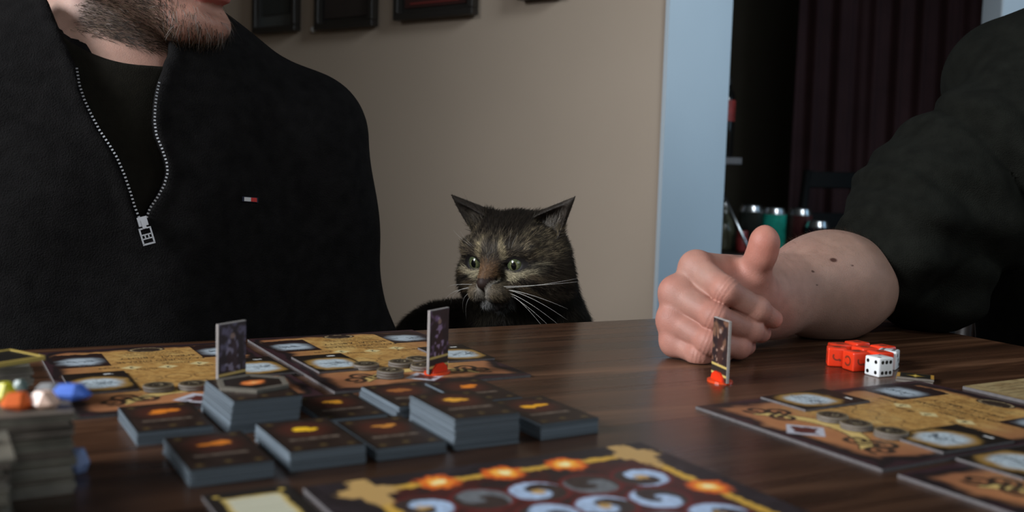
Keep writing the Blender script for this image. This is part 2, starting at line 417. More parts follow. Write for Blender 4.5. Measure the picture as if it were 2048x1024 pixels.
# curtain in the dark room
def curtain():
    nx, nz = 160, 12; x0, x1 = 1.0, 1.72; V = []; 
    for i in range(nx + 1):
        for j in range(nz + 1):
            x = x0 + (x1 - x0) * i / nx; z = 0.05 + 2.3 * j / nz
            V.append((x, 3.72 + 0.016 * math.sin(i * 0.30 + .8 * math.sin(i * .07)) + 0.006 * math.sin(i * 0.67 + j * 0.3), z))
    Fc = [[i * (nz + 1) + j, (i + 1) * (nz + 1) + j, (i + 1) * (nz + 1) + j + 1, i * (nz + 1) + j + 1] for i in range(nx) for j in range(nz)]
    root = empty('curtain', (1.36, 3.72, 0.05), 'dark red floor-length curtain hanging in the unlit room behind the cans', 'curtain')
    o = link('curtain_cloth', mesh('curtain_cloth', np.array(V) - np.array([1.36, 3.72, 0.05]), Fc, True), M['curtain'], root)
    sd = o.modifiers.new('s', 'SOLIDIFY'); sd.thickness = 0.004
    tube('curtain_rod', [(-0.45, 0, 2.33), (0.45, 0, 2.33)], 0.012, M['black_frame'], root)
    for k in range(2): tube('rod_bracket', [(-0.4 + 0.8 * k, 0, 2.33), (-0.4 + 0.8 * k, 0.78, 2.33)], 0.006, M['black_frame'], root)
curtain()
# sideboard with a shelf, bottles and cans (dark room)
SBZ = 0.70; SBY = 2.74
def sideboard():
    o = empty('sideboard', (0.80, SBY + 0.05, 0), 'dark low sideboard in the unlit room, cans and a bottle standing on it', 'sideboard')
    box('cabinet_body', (0, 0, SBZ / 2 - 0.01), (1.0, 0.36, SBZ - 0.06), M['dark_wood'], o, bevel=0.003)
    box('worktop', (0, 0, SBZ - 0.0125), (1.04, 0.40, 0.025), M['dark_wood'], o, bevel=0.003)
    for k in range(3):
        d = box('door', (-0.33 + 0.33 * k, -0.186, SBZ / 2 - 0.01), (0.315, 0.016, SBZ - 0.1), M['dark_wood'], o, bevel=0.002)
        tube('door_handle', [(-0.23 + 0.33 * k, -0.20, 0.42), (-0.23 + 0.33 * k, -0.20, 0.52)], 0.005, M['steel'], d)
    return o
sideboard()
can_mat = {}
def can(px, pyt, name_col, label, Y=SBY, h=0.122, r=0.033):
    c = W(px, pyt, Y); 
    o = empty('drink_can', (c[0], Y, SBZ), label, 'can', 'drink cans standing on the sideboard')
    m = mat('can_' + name_col[0], name_col[1], 0.25, metal=0.35, noise=0.5, nscale=25)
    lathe('can_body', [(0.026, 0.0), (0.0285, 0.003), (r, 0.012), (r, h - 0.018)], m, o)
    lathe('can_top', [(r, h - 0.018), (0.0275, h - 0.004), (0.0275, h), (0.0262, h), (0.0255, h - 0.004), (0.0001, h - 0.004)], M['steel'], o)
    box('pull_tab', (0.0, -0.006, h - 0.002), (0.014, 0.022, 0.0015), M['steel'], o, bevel=0.0005)
    return o
can(1503, 415, ('dark', (0.03, 0.035, 0.03)), 'dark drink can on the sideboard, leftmost of the cans behind the raised thumb')
can(1548, 430, ('teal', (0.03, 0.55, 0.42)), 'teal green drink can on the sideboard just behind the raised thumb', h=0.117)
can(1600, 430, ('redgrey', (0.10, 0.03, 0.03)), 'dark red and grey drink can right of the teal one', h=0.117)
can(1634, 455, ('black', (0.02, 0.02, 0.03)), 'shorter dark can at the right end of the row, showing over the forearm', h=0.088, Y=SBY - 0.045)
bo = W(1446, 480, SBY); bt = empty('glass_bottle', (bo[0], SBY, SBZ), 'clear olive-tinted glass bottle on the sideboard beside the blue-grey wall end', 'bottle')
M['olive_glass'] = mat('olive_glass', (0.20, 0.20, 0.13), 0.12, Transmission_Weight=0.6)
lathe('bottle_body', [(0.001, 0), (0.026, 0.001), (0.029, 0.006), (0.029, 0.055), (0.024, 0.078), (0.013, 0.095), (0.0115, 0.118)], M['olive_glass'], bt)
lathe('bottle_cap', [(0.0125, 0.114), (0.013, 0.128), (0.011, 0.131), (0.001, 0.131)], M['steel'], bt)
rj = W(1475, 490, SBY); jr = empty('spice_jar', (rj[0], SBY - 0.05, SBZ), 'small red jar between the glass bottle and the dark can', 'jar')
M['jar_red'] = mat('jar_red', (0.25, 0.03, 0.03), 0.3)
lathe('jar_body', [(0.001, 0), (0.015, 0.001), (0.016, 0.004), (0.016, 0.036), (0.013, 0.041)], M['jar_red'], jr)
lathe('jar_lid', [(0.0145, 0.040), (0.015, 0.053), (0.0135, 0.055), (0.001, 0.055)], M['jar_red'], jr)
# wall shelf that carries the red-labelled bottle
sp = W(1452, 322, SBY)
sh = empty('wall_shelf', (sp[0] - 0.06, SBY, sp[2]), 'short pale shelf end jutting out beside the blue-grey wall end', 'shelf')
M['shelf_pale'] = mat('shelf_pale', (0.14, 0.14, 0.15), 0.5)
box('shelf_board', (0, 0, 0), (0.17, 0.16, 0.018), M['shelf_pale'], sh, bevel=0.002)
box('shelf_upright', (-0.05, 0.06, -(sp[2] - SBZ) / 2 - 0.005), (0.02, 0.02, sp[2] - SBZ - 0.01), M['dark_wood'], sh)
bz = sp[2] + 0.0095; bb = W(1451, 250, SBY)
rb = empty('liquor_bottle', (bb[0], SBY, bz), 'dark bottle with a red label and black cap on the short shelf', 'bottle')
M['dark_bottle'] = mat('dark_bottle', (0.008, 0.008, 0.008), 0.08)
M['label_red'] = mat('label_red', (0.30, 0.035, 0.03), 0.5, noise=0.5, nscale=40)
lathe('bottle_body', [(0.001, 0), (0.021, 0.001), (0.023, 0.006), (0.023, 0.10), (0.023, 0.145), (0.020, 0.168), (0.012, 0.182), (0.011, 0.195)], M['dark_bottle'], rb)
lathe('bottle_label', [(0.0236, 0.095), (0.0236, 0.15)], M['label_red'], rb)
lathe('bottle_cap', [(0.0125, 0.19), (0.013, 0.212), (0.011, 0.214), (0.001, 0.214)], M['black_frame'], rb)
# metal tongs leaning beside the bottle
s0 = W(1429, 350, SBY + 0.02); s1 = W(1452, 400, SBY - 0.03)
dd = (s1 - s0) / np.linalg.norm(s1 - s0); s1b = s1 + dd * (s1[2] - SBZ - 0.003) / -dd[2] * 1.0
st = tube('metal_skewer', [s0, s1, s1b], [0.0035, 0.0045, 0.004], M['steel']); tag(st, 'thin metal stick leaning in the shadow between shelf and glass bottle', 'stick')

# dark dining chair in the unlit room
def chair(name, loc, rz, label, m, seat_h=0.46, back=True, w_=0.42, back_h=0.46, seat_t=0.035):
    o = empty(name, loc, label, 'chair' if back else 'stool', rz=rz)
    box('seat', (0, 0, seat_h - seat_t / 2), (w_, w_, seat_t), m, o, bevel=0.008)
    for sx in (-1, 1):
        for sy in (-1, 1):
            tube('leg', [(sx * (w_ / 2 - 0.03), sy * (w_ / 2 - 0.03), seat_h - seat_t), (sx * (w_ / 2 - 0.02), sy * (w_ / 2 - 0.02), 0)], [0.018, 0.013], m, o)
    if back:
        for sx in (-1, 1):
            tube('back_post', [(sx * (w_ / 2 - 0.02), w_ / 2 - 0.015, seat_h - 0.01), (sx * (w_ / 2 - 0.03), w_ / 2 + 0.05, seat_h + back_h)], [0.016, 0.013], m, o)
        for k in range(3):
            z = seat_h + back_h * (0.4 + 0.27 * k); y = w_ / 2 - 0.015 + 0.065 * (z - seat_h) / back_h
            box('back_slat', (0, y, z), (w_ - 0.06, 0.014, 0.05), m, o, bevel=0.004)
    return o
M['black_paint'] = mat('black_paint', (0.004, 0.0035, 0.003), 0.7, spec=.2)
chair('dining_chair', (1.04, 3.36, 0), math.radians(184), 'black slatted chair standing in the unlit room in front of the red curtain', M['black_paint'])

# ================================================================== TABLE
TA = math.radians(27.0); tu = np.array([math.cos(TA), math.sin(TA), 0]); tn = np.array([math.sin(TA), -math.cos(TA), 0])   # along the far edge / towards the viewer
te = np.array([-0.0623, 0.9755, 0]); tr = np.array([0.472, 1.017, 0])
a_max = float(np.dot(tr - te, tu)); L_ = 1.75; Wd = 1.02
corner = te + tu * a_max                       # far right corner
table = empty('dining_table', tuple(corner + np.array([0, 0, 0])), 'dark walnut plank dining table the game is laid out on', 'table', rz=TA)
npl = 11; pw = Wd / npl
for i in range(npl):
    # local frame: x = along the edge (rotz TA), y = away from the viewer
    bm = bmesh.new(); box_bm(bm, (0, 0, 0), (L_, pw - 0.00008, 0.03), None, 0.0002, 1)
    pl = bm_obj('plank', bm, M['walnut'], table); pl.location = (-L_ / 2, -(i + 0.5) * pw, ZT - 0.015)
for (x, y) in ((-0.10, -0.10), (-L_ + 0.10, -0.10), (-0.10, -Wd + 0.10), (-L_ + 0.1, -Wd + 0.1)):
    box('leg', (x, y, (ZT - 0.03) / 2), (0.07, 0.07, ZT - 0.03), M['walnut'], table, bevel=0.004)
for (c_, s_) in (((-L_ / 2, -0.10, ZT - 0.045), (L_ - 0.27, 0.02, 0.03)), ((-L_ / 2, -Wd + 0.10, ZT - 0.045), (L_ - 0.27, 0.02, 0.03))):
    box('apron', c_, s_, M['walnut'], table)

# ================================================================== GAME PIECES
GA = math.radians(29.7)
e1 = np.array([math.cos(GA), math.sin(GA), 0]); e2 = np.array([math.sin(GA), -math.cos(GA), 0])
def slab_thing(name, origin, xd, yd, wx, wy, th, artf, label, cat, res, group=None, edge='board_edge', z=ZT, warp=0.0, parts=True):
    """flat printed piece: base slab + printed face; origin corner, xd/yd unit directions (xd x yd points down -> faces flipped)"""
    o = empty(name, (origin[0], origin[1], z), label, cat, group)
    nx, ny = max(2, int(wx / res)), max(2, int(wy / res))
    xs = np.linspace(0, wx, nx); ys = np.linspace(0, wy, ny); X, Y = np.meshgrid(xs, ys, indexing='ij')
    C = np.clip(artf(X, Y), 0, 1)
    P = X[..., None] * xd + Y[..., None] * yd
    P[..., 2] = th + 0.00015
    idx = np.arange(nx * ny).reshape(nx, ny)
    Fc = np.stack([idx[:-1, :-1], idx[:-1, 1:], idx[1:, 1:], idx[1:, :-1]], -1).reshape(-1, 4)
    if np.cross(xd, yd)[2] > 0: Fc = Fc[:, ::-1]
    c = [np.zeros(3), xd * wx, xd * wx + yd * wy, yd * wy]
    if np.cross(xd, yd)[2] < 0: c = c[::-1]
    b = prism('base', c, 0, th, M[edge], o)
    link('printed_face', mesh('printed_face', P.reshape(-1, 3), Fc, False, C.reshape(-1, 3)), M['print'], o)
    return o

def sketch(X, Y, cx, cy, s, seed, C, ink=(0.03, 0.04, 0.05), wdt=0.0006):
    """fine pen drawing strokes"""
    r = np.random.default_rng(seed)
    for k in range(12):
        t = np.linspace(0, 1, 40); a0, a1 = r.uniform(0, 6.28), r.uniform(-3, 3)
        px = cx + s * (r.uniform(-.8, .8) + (t - .5) * r.uniform(-.8, .8) + .25 * np.sin(a0 + t * a1 * 2))
        py = cy + s * 0.62 * (r.uniform(-.4, .4) + (t - .5) * r.uniform(-.8, .8) + .3 * np.cos(a0 + t * a1 * 3))
        m = (np.abs(X - cx) < s * 1.3) & (np.abs(Y - cy) < s * 1.3)
        xx = X[m]; yy = Y[m]
        if len(xx) == 0: continue
        d = np.min(np.hypot(xx[:, None] - px[None], yy[:, None] - py[None]), 1)
        al = 1 - sstep(wdt * 0.6, wdt * 1.3, d); C[m] = C[m] * (1 - al[:, None] * .6) + np.array(ink) * al[:, None] * .6
    return C
def glow_tile(X, Y, wx, wy, seed, inverse=False, rim=True):
    n = fbm(X + seed, Y + seed * .37, 0.008, seed)
    C = np.zeros(X.shape + (3,)) + np.array([0.014, 0.009, 0.006])
    cx, cy = wx * .5, wy * .60
    d = ((np.abs(X - cx) / (wx * .47)) ** 2.7 + (np.abs(Y - cy) / (wy * .35)) ** 2.7) ** (1 / 2.7) + (n - .5) * .30
    C = mixc(C, (0.30, 0.17, 0.04), 1 - sstep(0.85, 1.12, d))
    C = mixc(C, (0.50, 0.58, 0.62), 1 - sstep(0.50, 0.90, d)); C = mixc(C, (.20, .25, .28), (vnoise(X, Y, .0011, seed + 8) > .62) * (1 - sstep(.5, .75, d)) * .55)
    e = np.minimum(np.minimum(X, wx - X), np.minimum(Y, wy - Y))
    C = mixc(C, (0.012, 0.008, 0.006), 1 - sstep(0.0008, 0.0022, e))
    C = sketch(X, Y, cx, cy, wx * .40, seed, C, wdt=.0005)
    m = ((np.abs(X - wx * .72) < .0035) & (np.abs(Y - wy * .13) < .0012)).astype(float) * (vnoise(X, Y, .0012, seed + 5) > .3)
    return mixc(C, (0.75, 0.75, 0.72), m)
def slot_print(C, X, Y, x0, x1, y0, y1, seed):
    wx, wy = x1 - x0, y1 - y0; cx, cy = (x0 + x1) / 2, y0 + wy * .58
    n = fbm(X, Y, 0.006, seed)
    ins = ((X > x0) & (X < x1) & (Y > y0 + (n - .5) * .008) & (Y < y1)).astype(float)
    C = mixc(C, (0.022, 0.010, 0.008), ins)
    d = ((np.abs(X - cx) / (wx * .50)) ** 2.5 + (np.abs(Y - cy) / (wy * .36)) ** 2.5) ** .4 + (n - .5) * .25
    C = mixc(C, (0.42, 0.49, 0.54), (1 - sstep(.35, 1.05, d)) * ins)
    return sketch(X, Y, cx, cy, wx * .38, seed + 3, C, wdt=.0005)
BW, BH = 0.155, 0.22
def board_art(seed):
    def f(X, Y):
        n = fbm(X + 1, Y + 1, 0.02, seed); n2 = fbm(X, Y, 0.004, seed + 9); n3 = vnoise(X, Y, 0.0016, seed + 4)
        C = np.zeros(X.shape + (3,)) + np.array([0.50, 0.285, 0.085])
        C = mixc(C, (0.34, 0.17, 0.045), sstep(.35, .75, n2) * .8)
        C = mixc(C, (0.62, 0.42, 0.15), sstep(.55, .8, n) * .6)
        C = mixc(C, (0.14, 0.07, 0.025), ((n3 > .72) & (np.abs(X - BW / 2) < .045)).astype(float) * .35)
        # reddish ends of the sheet
        C = mixc(C, (0.42, 0.165, 0.07), sstep(.150, .185, Y + (n - .5) * .03) * .85)
        C = mixc(C, (0.30, 0.12, 0.055), sstep(.055, .012, np.minimum(X, BW - X)) * .8)
        C = mixc(C, (0.30, 0.10, 0.05), sstep(.020, .006, Y) * .7)
        # dark burnt border
        e = np.minimum(np.minimum(X, BW - X), np.minimum(Y, BH - Y)) + (n - .5) * .016
        C = mixc(C, (0.016, 0.010, 0.010), 1 - sstep(.007, .016, e))
        C = mixc(C, (0.06, 0.022, 0.028), (1 - sstep(.002, .004, e)) * .5)
        # four corner slots
        C = slot_print(C, X, Y, .006, .043, .018, .070, seed + 1)
        C = slot_print(C, X, Y, BW - .043, BW - .006, .010, .062, seed + 2)
        # banner and lozenge
        yb = .172 + .9 * (X - BW / 2) ** 2 / .08
        C = mixc(C, (0.66, 0.47, 0.16), ((np.abs(Y - yb) < .006) & (np.abs(X - BW / 2) < .045)).astype(float))
        C = mixc(C, (0.06, 0.03, 0.01), ((np.abs(np.abs(Y - yb) - .006) < .0006) & (np.abs(X - BW / 2) < .045)).astype(float))
        dl = np.abs(X - BW * .5) / .017 + np.abs(Y - .198) / .016
        C = mixc(C, (0.50, 0.50, 0.55), 1 - sstep(.93, 1.0, dl)); C = mixc(C, (0.10, 0.025, 0.02), (1 - sstep(.55, .7, dl + (n2 - .5) * .6)))
        # flourishes
        for sx in (-1, 1):
            for (ox, oy, ph) in ((.030, .186, 0.), (.052, .190, 1.4), (.044, .180, 3.0)):
                t = np.linspace(0, 1, 70); rr = .009 * (1 - t * .75); a = ph + t * 7.5
                px = BW / 2 + sx * (ox + rr * np.cos(a)); py = oy + rr * np.sin(a)
                m = (np.abs(X - BW / 2 - sx * ox) < .013) & (np.abs(Y - oy) < .013)
                d = np.min(np.hypot(X[m][:, None] - px[None], Y[m][:, None] - py[None]), 1)
                al = (1 - sstep(.0009, .0022, d - .0006 * (vnoise(X[m], Y[m], .004, 3) > .5)))
                C[m] = C[m] * (1 - al[:, None]) + np.array([0.035, 0.02, 0.012]) * al[:, None]
        # printed round slots
        for (x, y) in ((.040, .125), (.060, .125), (.080, .125), (.100, .125), (.070, .152), (.092, .152)):
            d = np.hypot(X - x, Y - y); C = mixc(C, (0.10, 0.05, 0.02), (np.abs(d - .0088) < .0006).astype(float) * .7)
        # oval buckle at the reader's edge
        d = np.hypot((X - BW / 2) / .015, (Y - .014) / .010)
        C = mixc(C, (0.035, 0.022, 0.015), 1 - sstep(.93, 1.0, d)); C = mixc(C, (0.35, 0.26, 0.14), (np.abs(d - .78) < .06).astype(float) * (n2 > .4))
        # number windows
        for (x, y) in ((.055, .083), (.080, .088), (.104, .083)):
            d = np.abs(X - x) / .008 + np.abs(Y - y) / .007; C = mixc(C, (0.70, 0.60, 0.30), (1 - sstep(.8, 1.1, d)) * .8)
        return C
    return f

_txt_cache = {}
def text_mesh(s):
    if s not in _txt_cache:
        cu = bpy.data.curves.new('t', 'FONT'); cu.body = s; cu.align_x = 'CENTER'; cu.align_y = 'CENTER'; cu.size = 1.0; cu.resolution_u = 2
        ob = bpy.data.objects.new('t', cu); COL.objects.link(ob); bpy.context.view_layer.update()
        dg = bpy.context.evaluated_depsgraph_get(); me = bpy.data.meshes.new_from_object(ob.evaluated_get(dg))
        V = np.array([v.co[:] for v in me.vertices]); Fc = [list(p.vertices) for p in me.polygons]
        bpy.data.objects.remove(ob); bpy.data.curves.remove(cu); bpy.data.meshes.remove(me); _txt_cache[s] = (V, Fc)
    return _txt_cache[s]
def texts(name, items, right, up, org, z, m, parent):
    """items: (string, x, y, size) in a plane spanned by org + x*xd + y*yd; one mesh of print"""
    V = []; Fc = []; n = 0
    for s, p, size in items:
        v, f = text_mesh(s)
        q = np.array(p) + v[:, :1] * size * right + v[:, 1:2] * size * up; q = q + np.array([0, 0, 0]); V.append(q); Fc += [[i + n for i in a] for a in f]; n += len(v)
    V = np.concatenate(V); 
    if z is not None: V[:, 2] = z
    return link(name, mesh(name, V, Fc), m, parent)

def player_board(origin, xd, yd, label, seed, z=ZT):
    o = slab_thing('player_board', origin, xd, yd, BW, BH, 0.0019, board_art(seed), label, 'game board', 0.0008, None, z=z)
    R, U = -xd, yd
    def pt(x, y): return xd * x + yd * y
    it = [('SPECIAL ABILITY', pt(.080, .048), .0078), ('FAVOURED DISEASE', pt(.080, .062), .0072), ('Damage', pt(.088, .076), .0062), ('Speed', pt(.040, .080), .0062),
          ('Illness', pt(.064, .092), .0062), ('Upgrading', pt(.112, .094), .0058), ('4', pt(.104, .083), .008), ('2', pt(.080, .089), .008), ('3', pt(.055, .083), .008)]
    for k, y in enumerate((.028, .033, .038, .055, .069)):
        it.append(('the bearer of this sheet may look again'[k:k + 30], pt(.080, y), .0036))
    texts('lettering', it, R, U, None, 0.0019 + 0.0003, M['ink'], o)
    it = [('WIZARD', pt(.0245, .064), .0052), ('WIZARD', pt(BW - .0245, .057), .0052)]
    texts('lettering', it, R, U, None, 0.0019 + 0.0003, M['ink'], o)
    return o
TH_B = 0.0021
OM = T(495, 683); OLf = T(78, 711); ORt = T(1397, 820); OBr = T(1795, 955)
player_board(OM, e1, e2, 'parchment-look player board in the middle, its left corner beside the jacketed man', 11)
player_board(OLf, e1, e2, 'parchment-look player board at the far left, in front of the man in navy', 31)
player_board(ORt + e1 * BH - e2 * .003, e2, -e1, 'parchment-look player board on the right, in front of the dice', 51)
player_board(OBr + e1 * BH, e2, -e1, 'parchment-look player board cut off by the bottom right corner', 71)

# raised item tiles
def item_tile(org, xd, yd, label, seed, z, ang=0.0):
    c, s = math.cos(ang), math.sin(ang); x2 = np.array([c * xd[0] - s * xd[1], s * xd[0] + c * xd[1], 0]); y2 = np.array([c * yd[0] - s * yd[1], s * yd[0] + c * yd[1], 0])
    return slab_thing('item_card', org, x2, y2, .041, .063, .0015, lambda X, Y: glow_tile(X, Y, .041, .063, seed), label, 'card', 0.0007, 'item cards on the player boards', edge='board_edge', z=z)
zB = ZT + TH_B
item_tile(OM + e1 * .008 + e2 * .098, e1, e2, 'glowing sketch card at the left side of the middle player board', 3, zB, 0.02)
item_tile(OM + e1 * .118 + e2 * .095, e1, e2, 'glowing sketch card at the right side of the middle board, behind the standing figure', 4, zB, -0.03)
item_tile(OLf + e1 * .006 + e2 * .100, e1, e2, 'glowing sketch card on the left board beside the coloured gems', 5, zB)
item_tile(OLf + e1 * .116 + e2 * .085, e1, e2, 'glowing sketch card on the left board behind the hexagon token', 6, zB, 0.02)
def rb_pt(org, x, y): return org + e1 * (BH - y) + e2 * x
item_tile(rb_pt(ORt, -.004, .100), e2, -e1, 'glowing sketch card at the left edge of the right-hand player board', 7, zB, 0.03)
item_tile(rb_pt(ORt, .107, .100), e2, -e1, 'glowing sketch card near the bottom edge of the right-hand player board', 8, zB, -0.02)
item_tile(rb_pt(OBr, -.004, .105), e2, -e1, 'glowing sketch card on the board in the bottom right corner', 9, zB)

def token(p, z, n, label, r=0.0099, seed=0):
    """n cardboard discs high, each its own thing"""
    for i in range(n):
        lab = label if i == n - 1 else ('disc beneath the ' if i == n - 2 else 'bottom disc beneath the ') + label.replace('dark round token', 'token').replace(' of the three', '').replace('standing ', '')
        o = empty('round_token', (p[0] + random.uniform(-.0004, .0004), p[1] + random.uniform(-.0004, .0004), z + i * .0019), lab, 'token', 'round tokens on the player boards', rz=random.uniform(0, 6))
        lathe('disc', [(0.0001, 0), (r, 0), (r, .0018), (r - .0003, .00185)], M['token_edge'], o, 32)
        # printed top
        nr = 14; V = [(0, 0, .0019)]; na = 40
        for a in range(1, nr + 1):
            for k in range(na): V.append((r * .985 * a / nr * math.cos(k * 2 * math.pi / na), r * .985 * a / nr * math.sin(k * 2 * math.pi / na), .0019))
        Fc = [[0, 1 + k, 1 + (k + 1) % na] for k in range(na)] + [[1 + (a - 1) * na + k, 1 + a * na + k, 1 + a * na + (k + 1) % na, 1 + (a - 1) * na + (k + 1) % na] for a in range(1, nr) for k in range(na)]
        V = np.array(V); d = np.hypot(V[:, 0], V[:, 1]) / r; n_ = vnoise(V[:, 0] + 1, V[:, 1] + 1, .0016, 5 + i)
        C = np.zeros((len(V), 3)) + np.array([.030, .022, .015])
        C[d > .90] = (.24, .18, .10); C[(d > .70) & (d < .80)] = (.10, .075, .04)
        g = (d < .38) & (n_ > .5); C[g] = (.34, .28, .17)
        link('printed_face', mesh('printed_face', V, Fc, False, C), M['print'], o)
for (px, py, n, w_) in ((733, 727, 2, 'dark round token farthest left on the middle board'), (803, 722, 2, 'round token at the back of the middle board, left of the standing figure'),
                        (781, 739, 3, 'dark round token nearest the viewer on the middle board'), (838, 716, 1, 'farthest round token on the middle board, behind the figure'), (847, 729, 2, 'round token half hidden behind the standing figure on the middle board')):
    t_ = T(px, py, TH_B + n * .0019); token(t_, zB, n, w_)
for (px, py, n, w_) in ((318, 769, 2, 'round token on the left board, right of the glowing card'), (387, 766, 2, 'round token on the left board touching the tall card stack')):
    t_ = T(px, py, TH_B + n * .0019); token(t_, zB, n, 'dark ' + w_)
for (px, py, n, w_) in ((1665, 829, 2, 'round token at the left of the three on the right-hand board'), (1713, 845, 2, 'round token in the middle of the three on the right-hand board'), (1783, 861, 2, 'round token at the right of the three on the right-hand board')):
    t_ = T(px, py, TH_B + n * .0019); token(t_, zB, n, 'dark ' + w_)

# parchment reference sheet at the right edge
def sheet_art(X, Y):
    n = fbm(X, Y, .01, 77); C = np.zeros(X.shape + (3,)) + np.array([.36, .27, .13]); C = mixc(C, (.24, .16, .07), sstep(.4, .8, n))
    ln = (((X % .0075) < .0016) & (vnoise(X, Y, .004, 9) > .3) & (X > .008) & (X < .10) & (Y > .01)).astype(float); return mixc(C, (.06, .04, .02), ln * .8)
S0 = T(1925, 778)
slab_thing('rules_sheet', S0, e2, e1, .11, .16, .0022, sheet_art, 'tan parchment sheet with lines of writing at the right edge of the table', 'sheet', .0012)

# main board with burning frame
def main_art(X, Y):
    # X along -e1 from outer right, Y along e2 ; frame corner at (.022,.016)
    n = fbm(X, Y, .012, 5); n2 = vnoise(X, Y, .0022, 6); fx, fy = X - .018, Y - .019
    C = np.zeros(X.shape + (3,)) + np.array([.018, .013, .014]); C = mixc(C, (.035, .026, .03), sstep(.5, .8, n) * .6)
    FW = .156; ins = ((fx > 0) & (fx < FW) & (fy > 0)).astype(float)
    C = mixc(C, (.055, .012, .010), ins); C = mixc(C, (.02, .012, .012), ins * sstep(.45, .7, n))
    k = 0
    for j in range(6):
        for i in range(5):
            k += 1
            cx = .018 + .022 + i * .030 + (.012 if j % 2 else 0) ; cy = .019 + .033 + j * .030 - (i - 2) * .001
            if cx > .018 + FW - .01: continue
            d = np.hypot(X - cx, Y - cy) / .0148; a = np.arctan2(Y - cy, X - cx)
            q = (d < 1)
            sw = np.sin(a * 1.0 + d * 4 + k * 1.7) + (n - .5) * 1.2
            cc = np.where((sw > .0)[..., None], np.array([.40, .52, .70]) if (i + j) % 2 == 0 or j == 1 else np.array([.14, .15, .16]), np.array([.04, .026, .022]))
            C = np.where(q[..., None], cc * (0.75 + .5 * n2[..., None]), C)
            C = mixc(C, (.12, .014, .012), ((d > .95) & (d < 1.10)).astype(float))
            C = mixc(C, (.55, .33, .10), (((d < .26) & (n2 > .35)) & ((i + j) % 2 == 0)).astype(float))
    # rope-like frame
    b = np.minimum(np.abs(fx), np.minimum(np.abs(fx - FW), np.where((fx > -.004) & (fx < FW + .004), np.abs(fy), 9)))
    b = np.where((fy < -.004) | (fx < -.004) | (fx > FW + .004), 9, b) + (n2 - .5) * .0025
    C = mixc(C, (.62, .36, .05), (1 - sstep(.0022, .0038, b)))
    for cx, cy in ((0, 0), (FW, 0)):
        d = np.abs(fx - cx) * .9 + np.abs(fy - cy) * .55 + (n2 - .5) * .006
        C = mixc(C, (.50, .31, .11), (1 - sstep(.012, .016, d)) * (np.minimum(np.abs(fx - cx), np.abs(fy - cy)) < .0065))
    # flames
    for cx, cy in ((.045, 0), (.083, 0), (.120, 0), (0, .062), (0, .13), (FW, .062), (FW, .13)):
        d = np.hypot((fx - cx), (fy - cy)) + (n2 - .5) * .005
        C = mixc(C, (.75, .13, .015), 1 - sstep(.0085, .0125, d)); C = mixc(C, (1., .45, .05), 1 - sstep(.005, .008, d)); C = mixc(C, (1., .92, .45), 1 - sstep(.0018, .0042, d))
    return C
MB_O = T(1240, 903) + e1 * .017 - e2 * .0035
slab_thing('main_board', MB_O, -e1, e2, .200, .24, .0024, main_art, 'large dark game board framed by a burning golden border at the bottom centre', 'game board', .0009)
def corner_art(X, Y):
    n = fbm(X, Y, .006, 15); C = np.zeros(X.shape + (3,)) + np.array([.015, .012, .010])
    e = np.minimum(np.minimum(X - .0055, .0355 - X), Y - .009) + (n - .5) * .002
    C = mixc(C, (.50, .36, .10), sstep(0, .0012, e)); C = mixc(C, (.58, .56, .42), sstep(.0015, .004, e))
    C = mixc(C, (.25, .26, .18), (((Y % .004) < .0012) & (e > .004)).astype(float) * .7)
    for cx, cy in ((.005, .006), (.036, .006)): C = mixc(C, (.55, .38, .08), (1 - sstep(.0010, .0022, np.hypot(X - cx, Y - cy))) )
    return C
CO = T(563, 985) + e1 * .005 - e2 * .006
slab_thing('scenario_card', CO, -e1, e2, .041, .063, .0016, corner_art, 'dark card with a cream panel at the bottom edge beside the main board', 'card', .0006)

# small two-layer tile near the dice
def spark_art(X, Y):
    C = np.zeros(X.shape + (3,)) + np.array([.012, .011, .008]); w_, h_ = .027, .019
    C = mixc(C, (.45, .24, .04), (np.minimum(X, w_ - X) < .0022).astype(float)); C = mixc(C, (.10, .07, .02), (np.minimum(Y, h_ - Y) < .0008).astype(float))
    x, y = X - w_ / 2, Y - h_ / 2; d = np.abs(x * y) / .000009 + np.hypot(x, y) / .011
    C = mixc(C, (.45, .30, .03), 1 - sstep(.45, .95, d)); C = mixc(C, (.8, .7, .3), 1 - sstep(.08, .2, d)); return C
tl = T(1791, 762); td = T(1871, 770) - tl; td /= np.linalg.norm(td); ty = np.array([-td[1], td[0], 0])
for i in range(2):
    slab_thing('spark_tile', tl + td * .0006 * i, td, ty, .027, .019, .0017, spark_art, 'small dark tile with a golden spark right of the dice, ' + ('upper of the two' if i else 'lower of the two'), 'tile', .0005, 'stacked spark tiles', edge='token_edge', z=ZT + i * .0021)

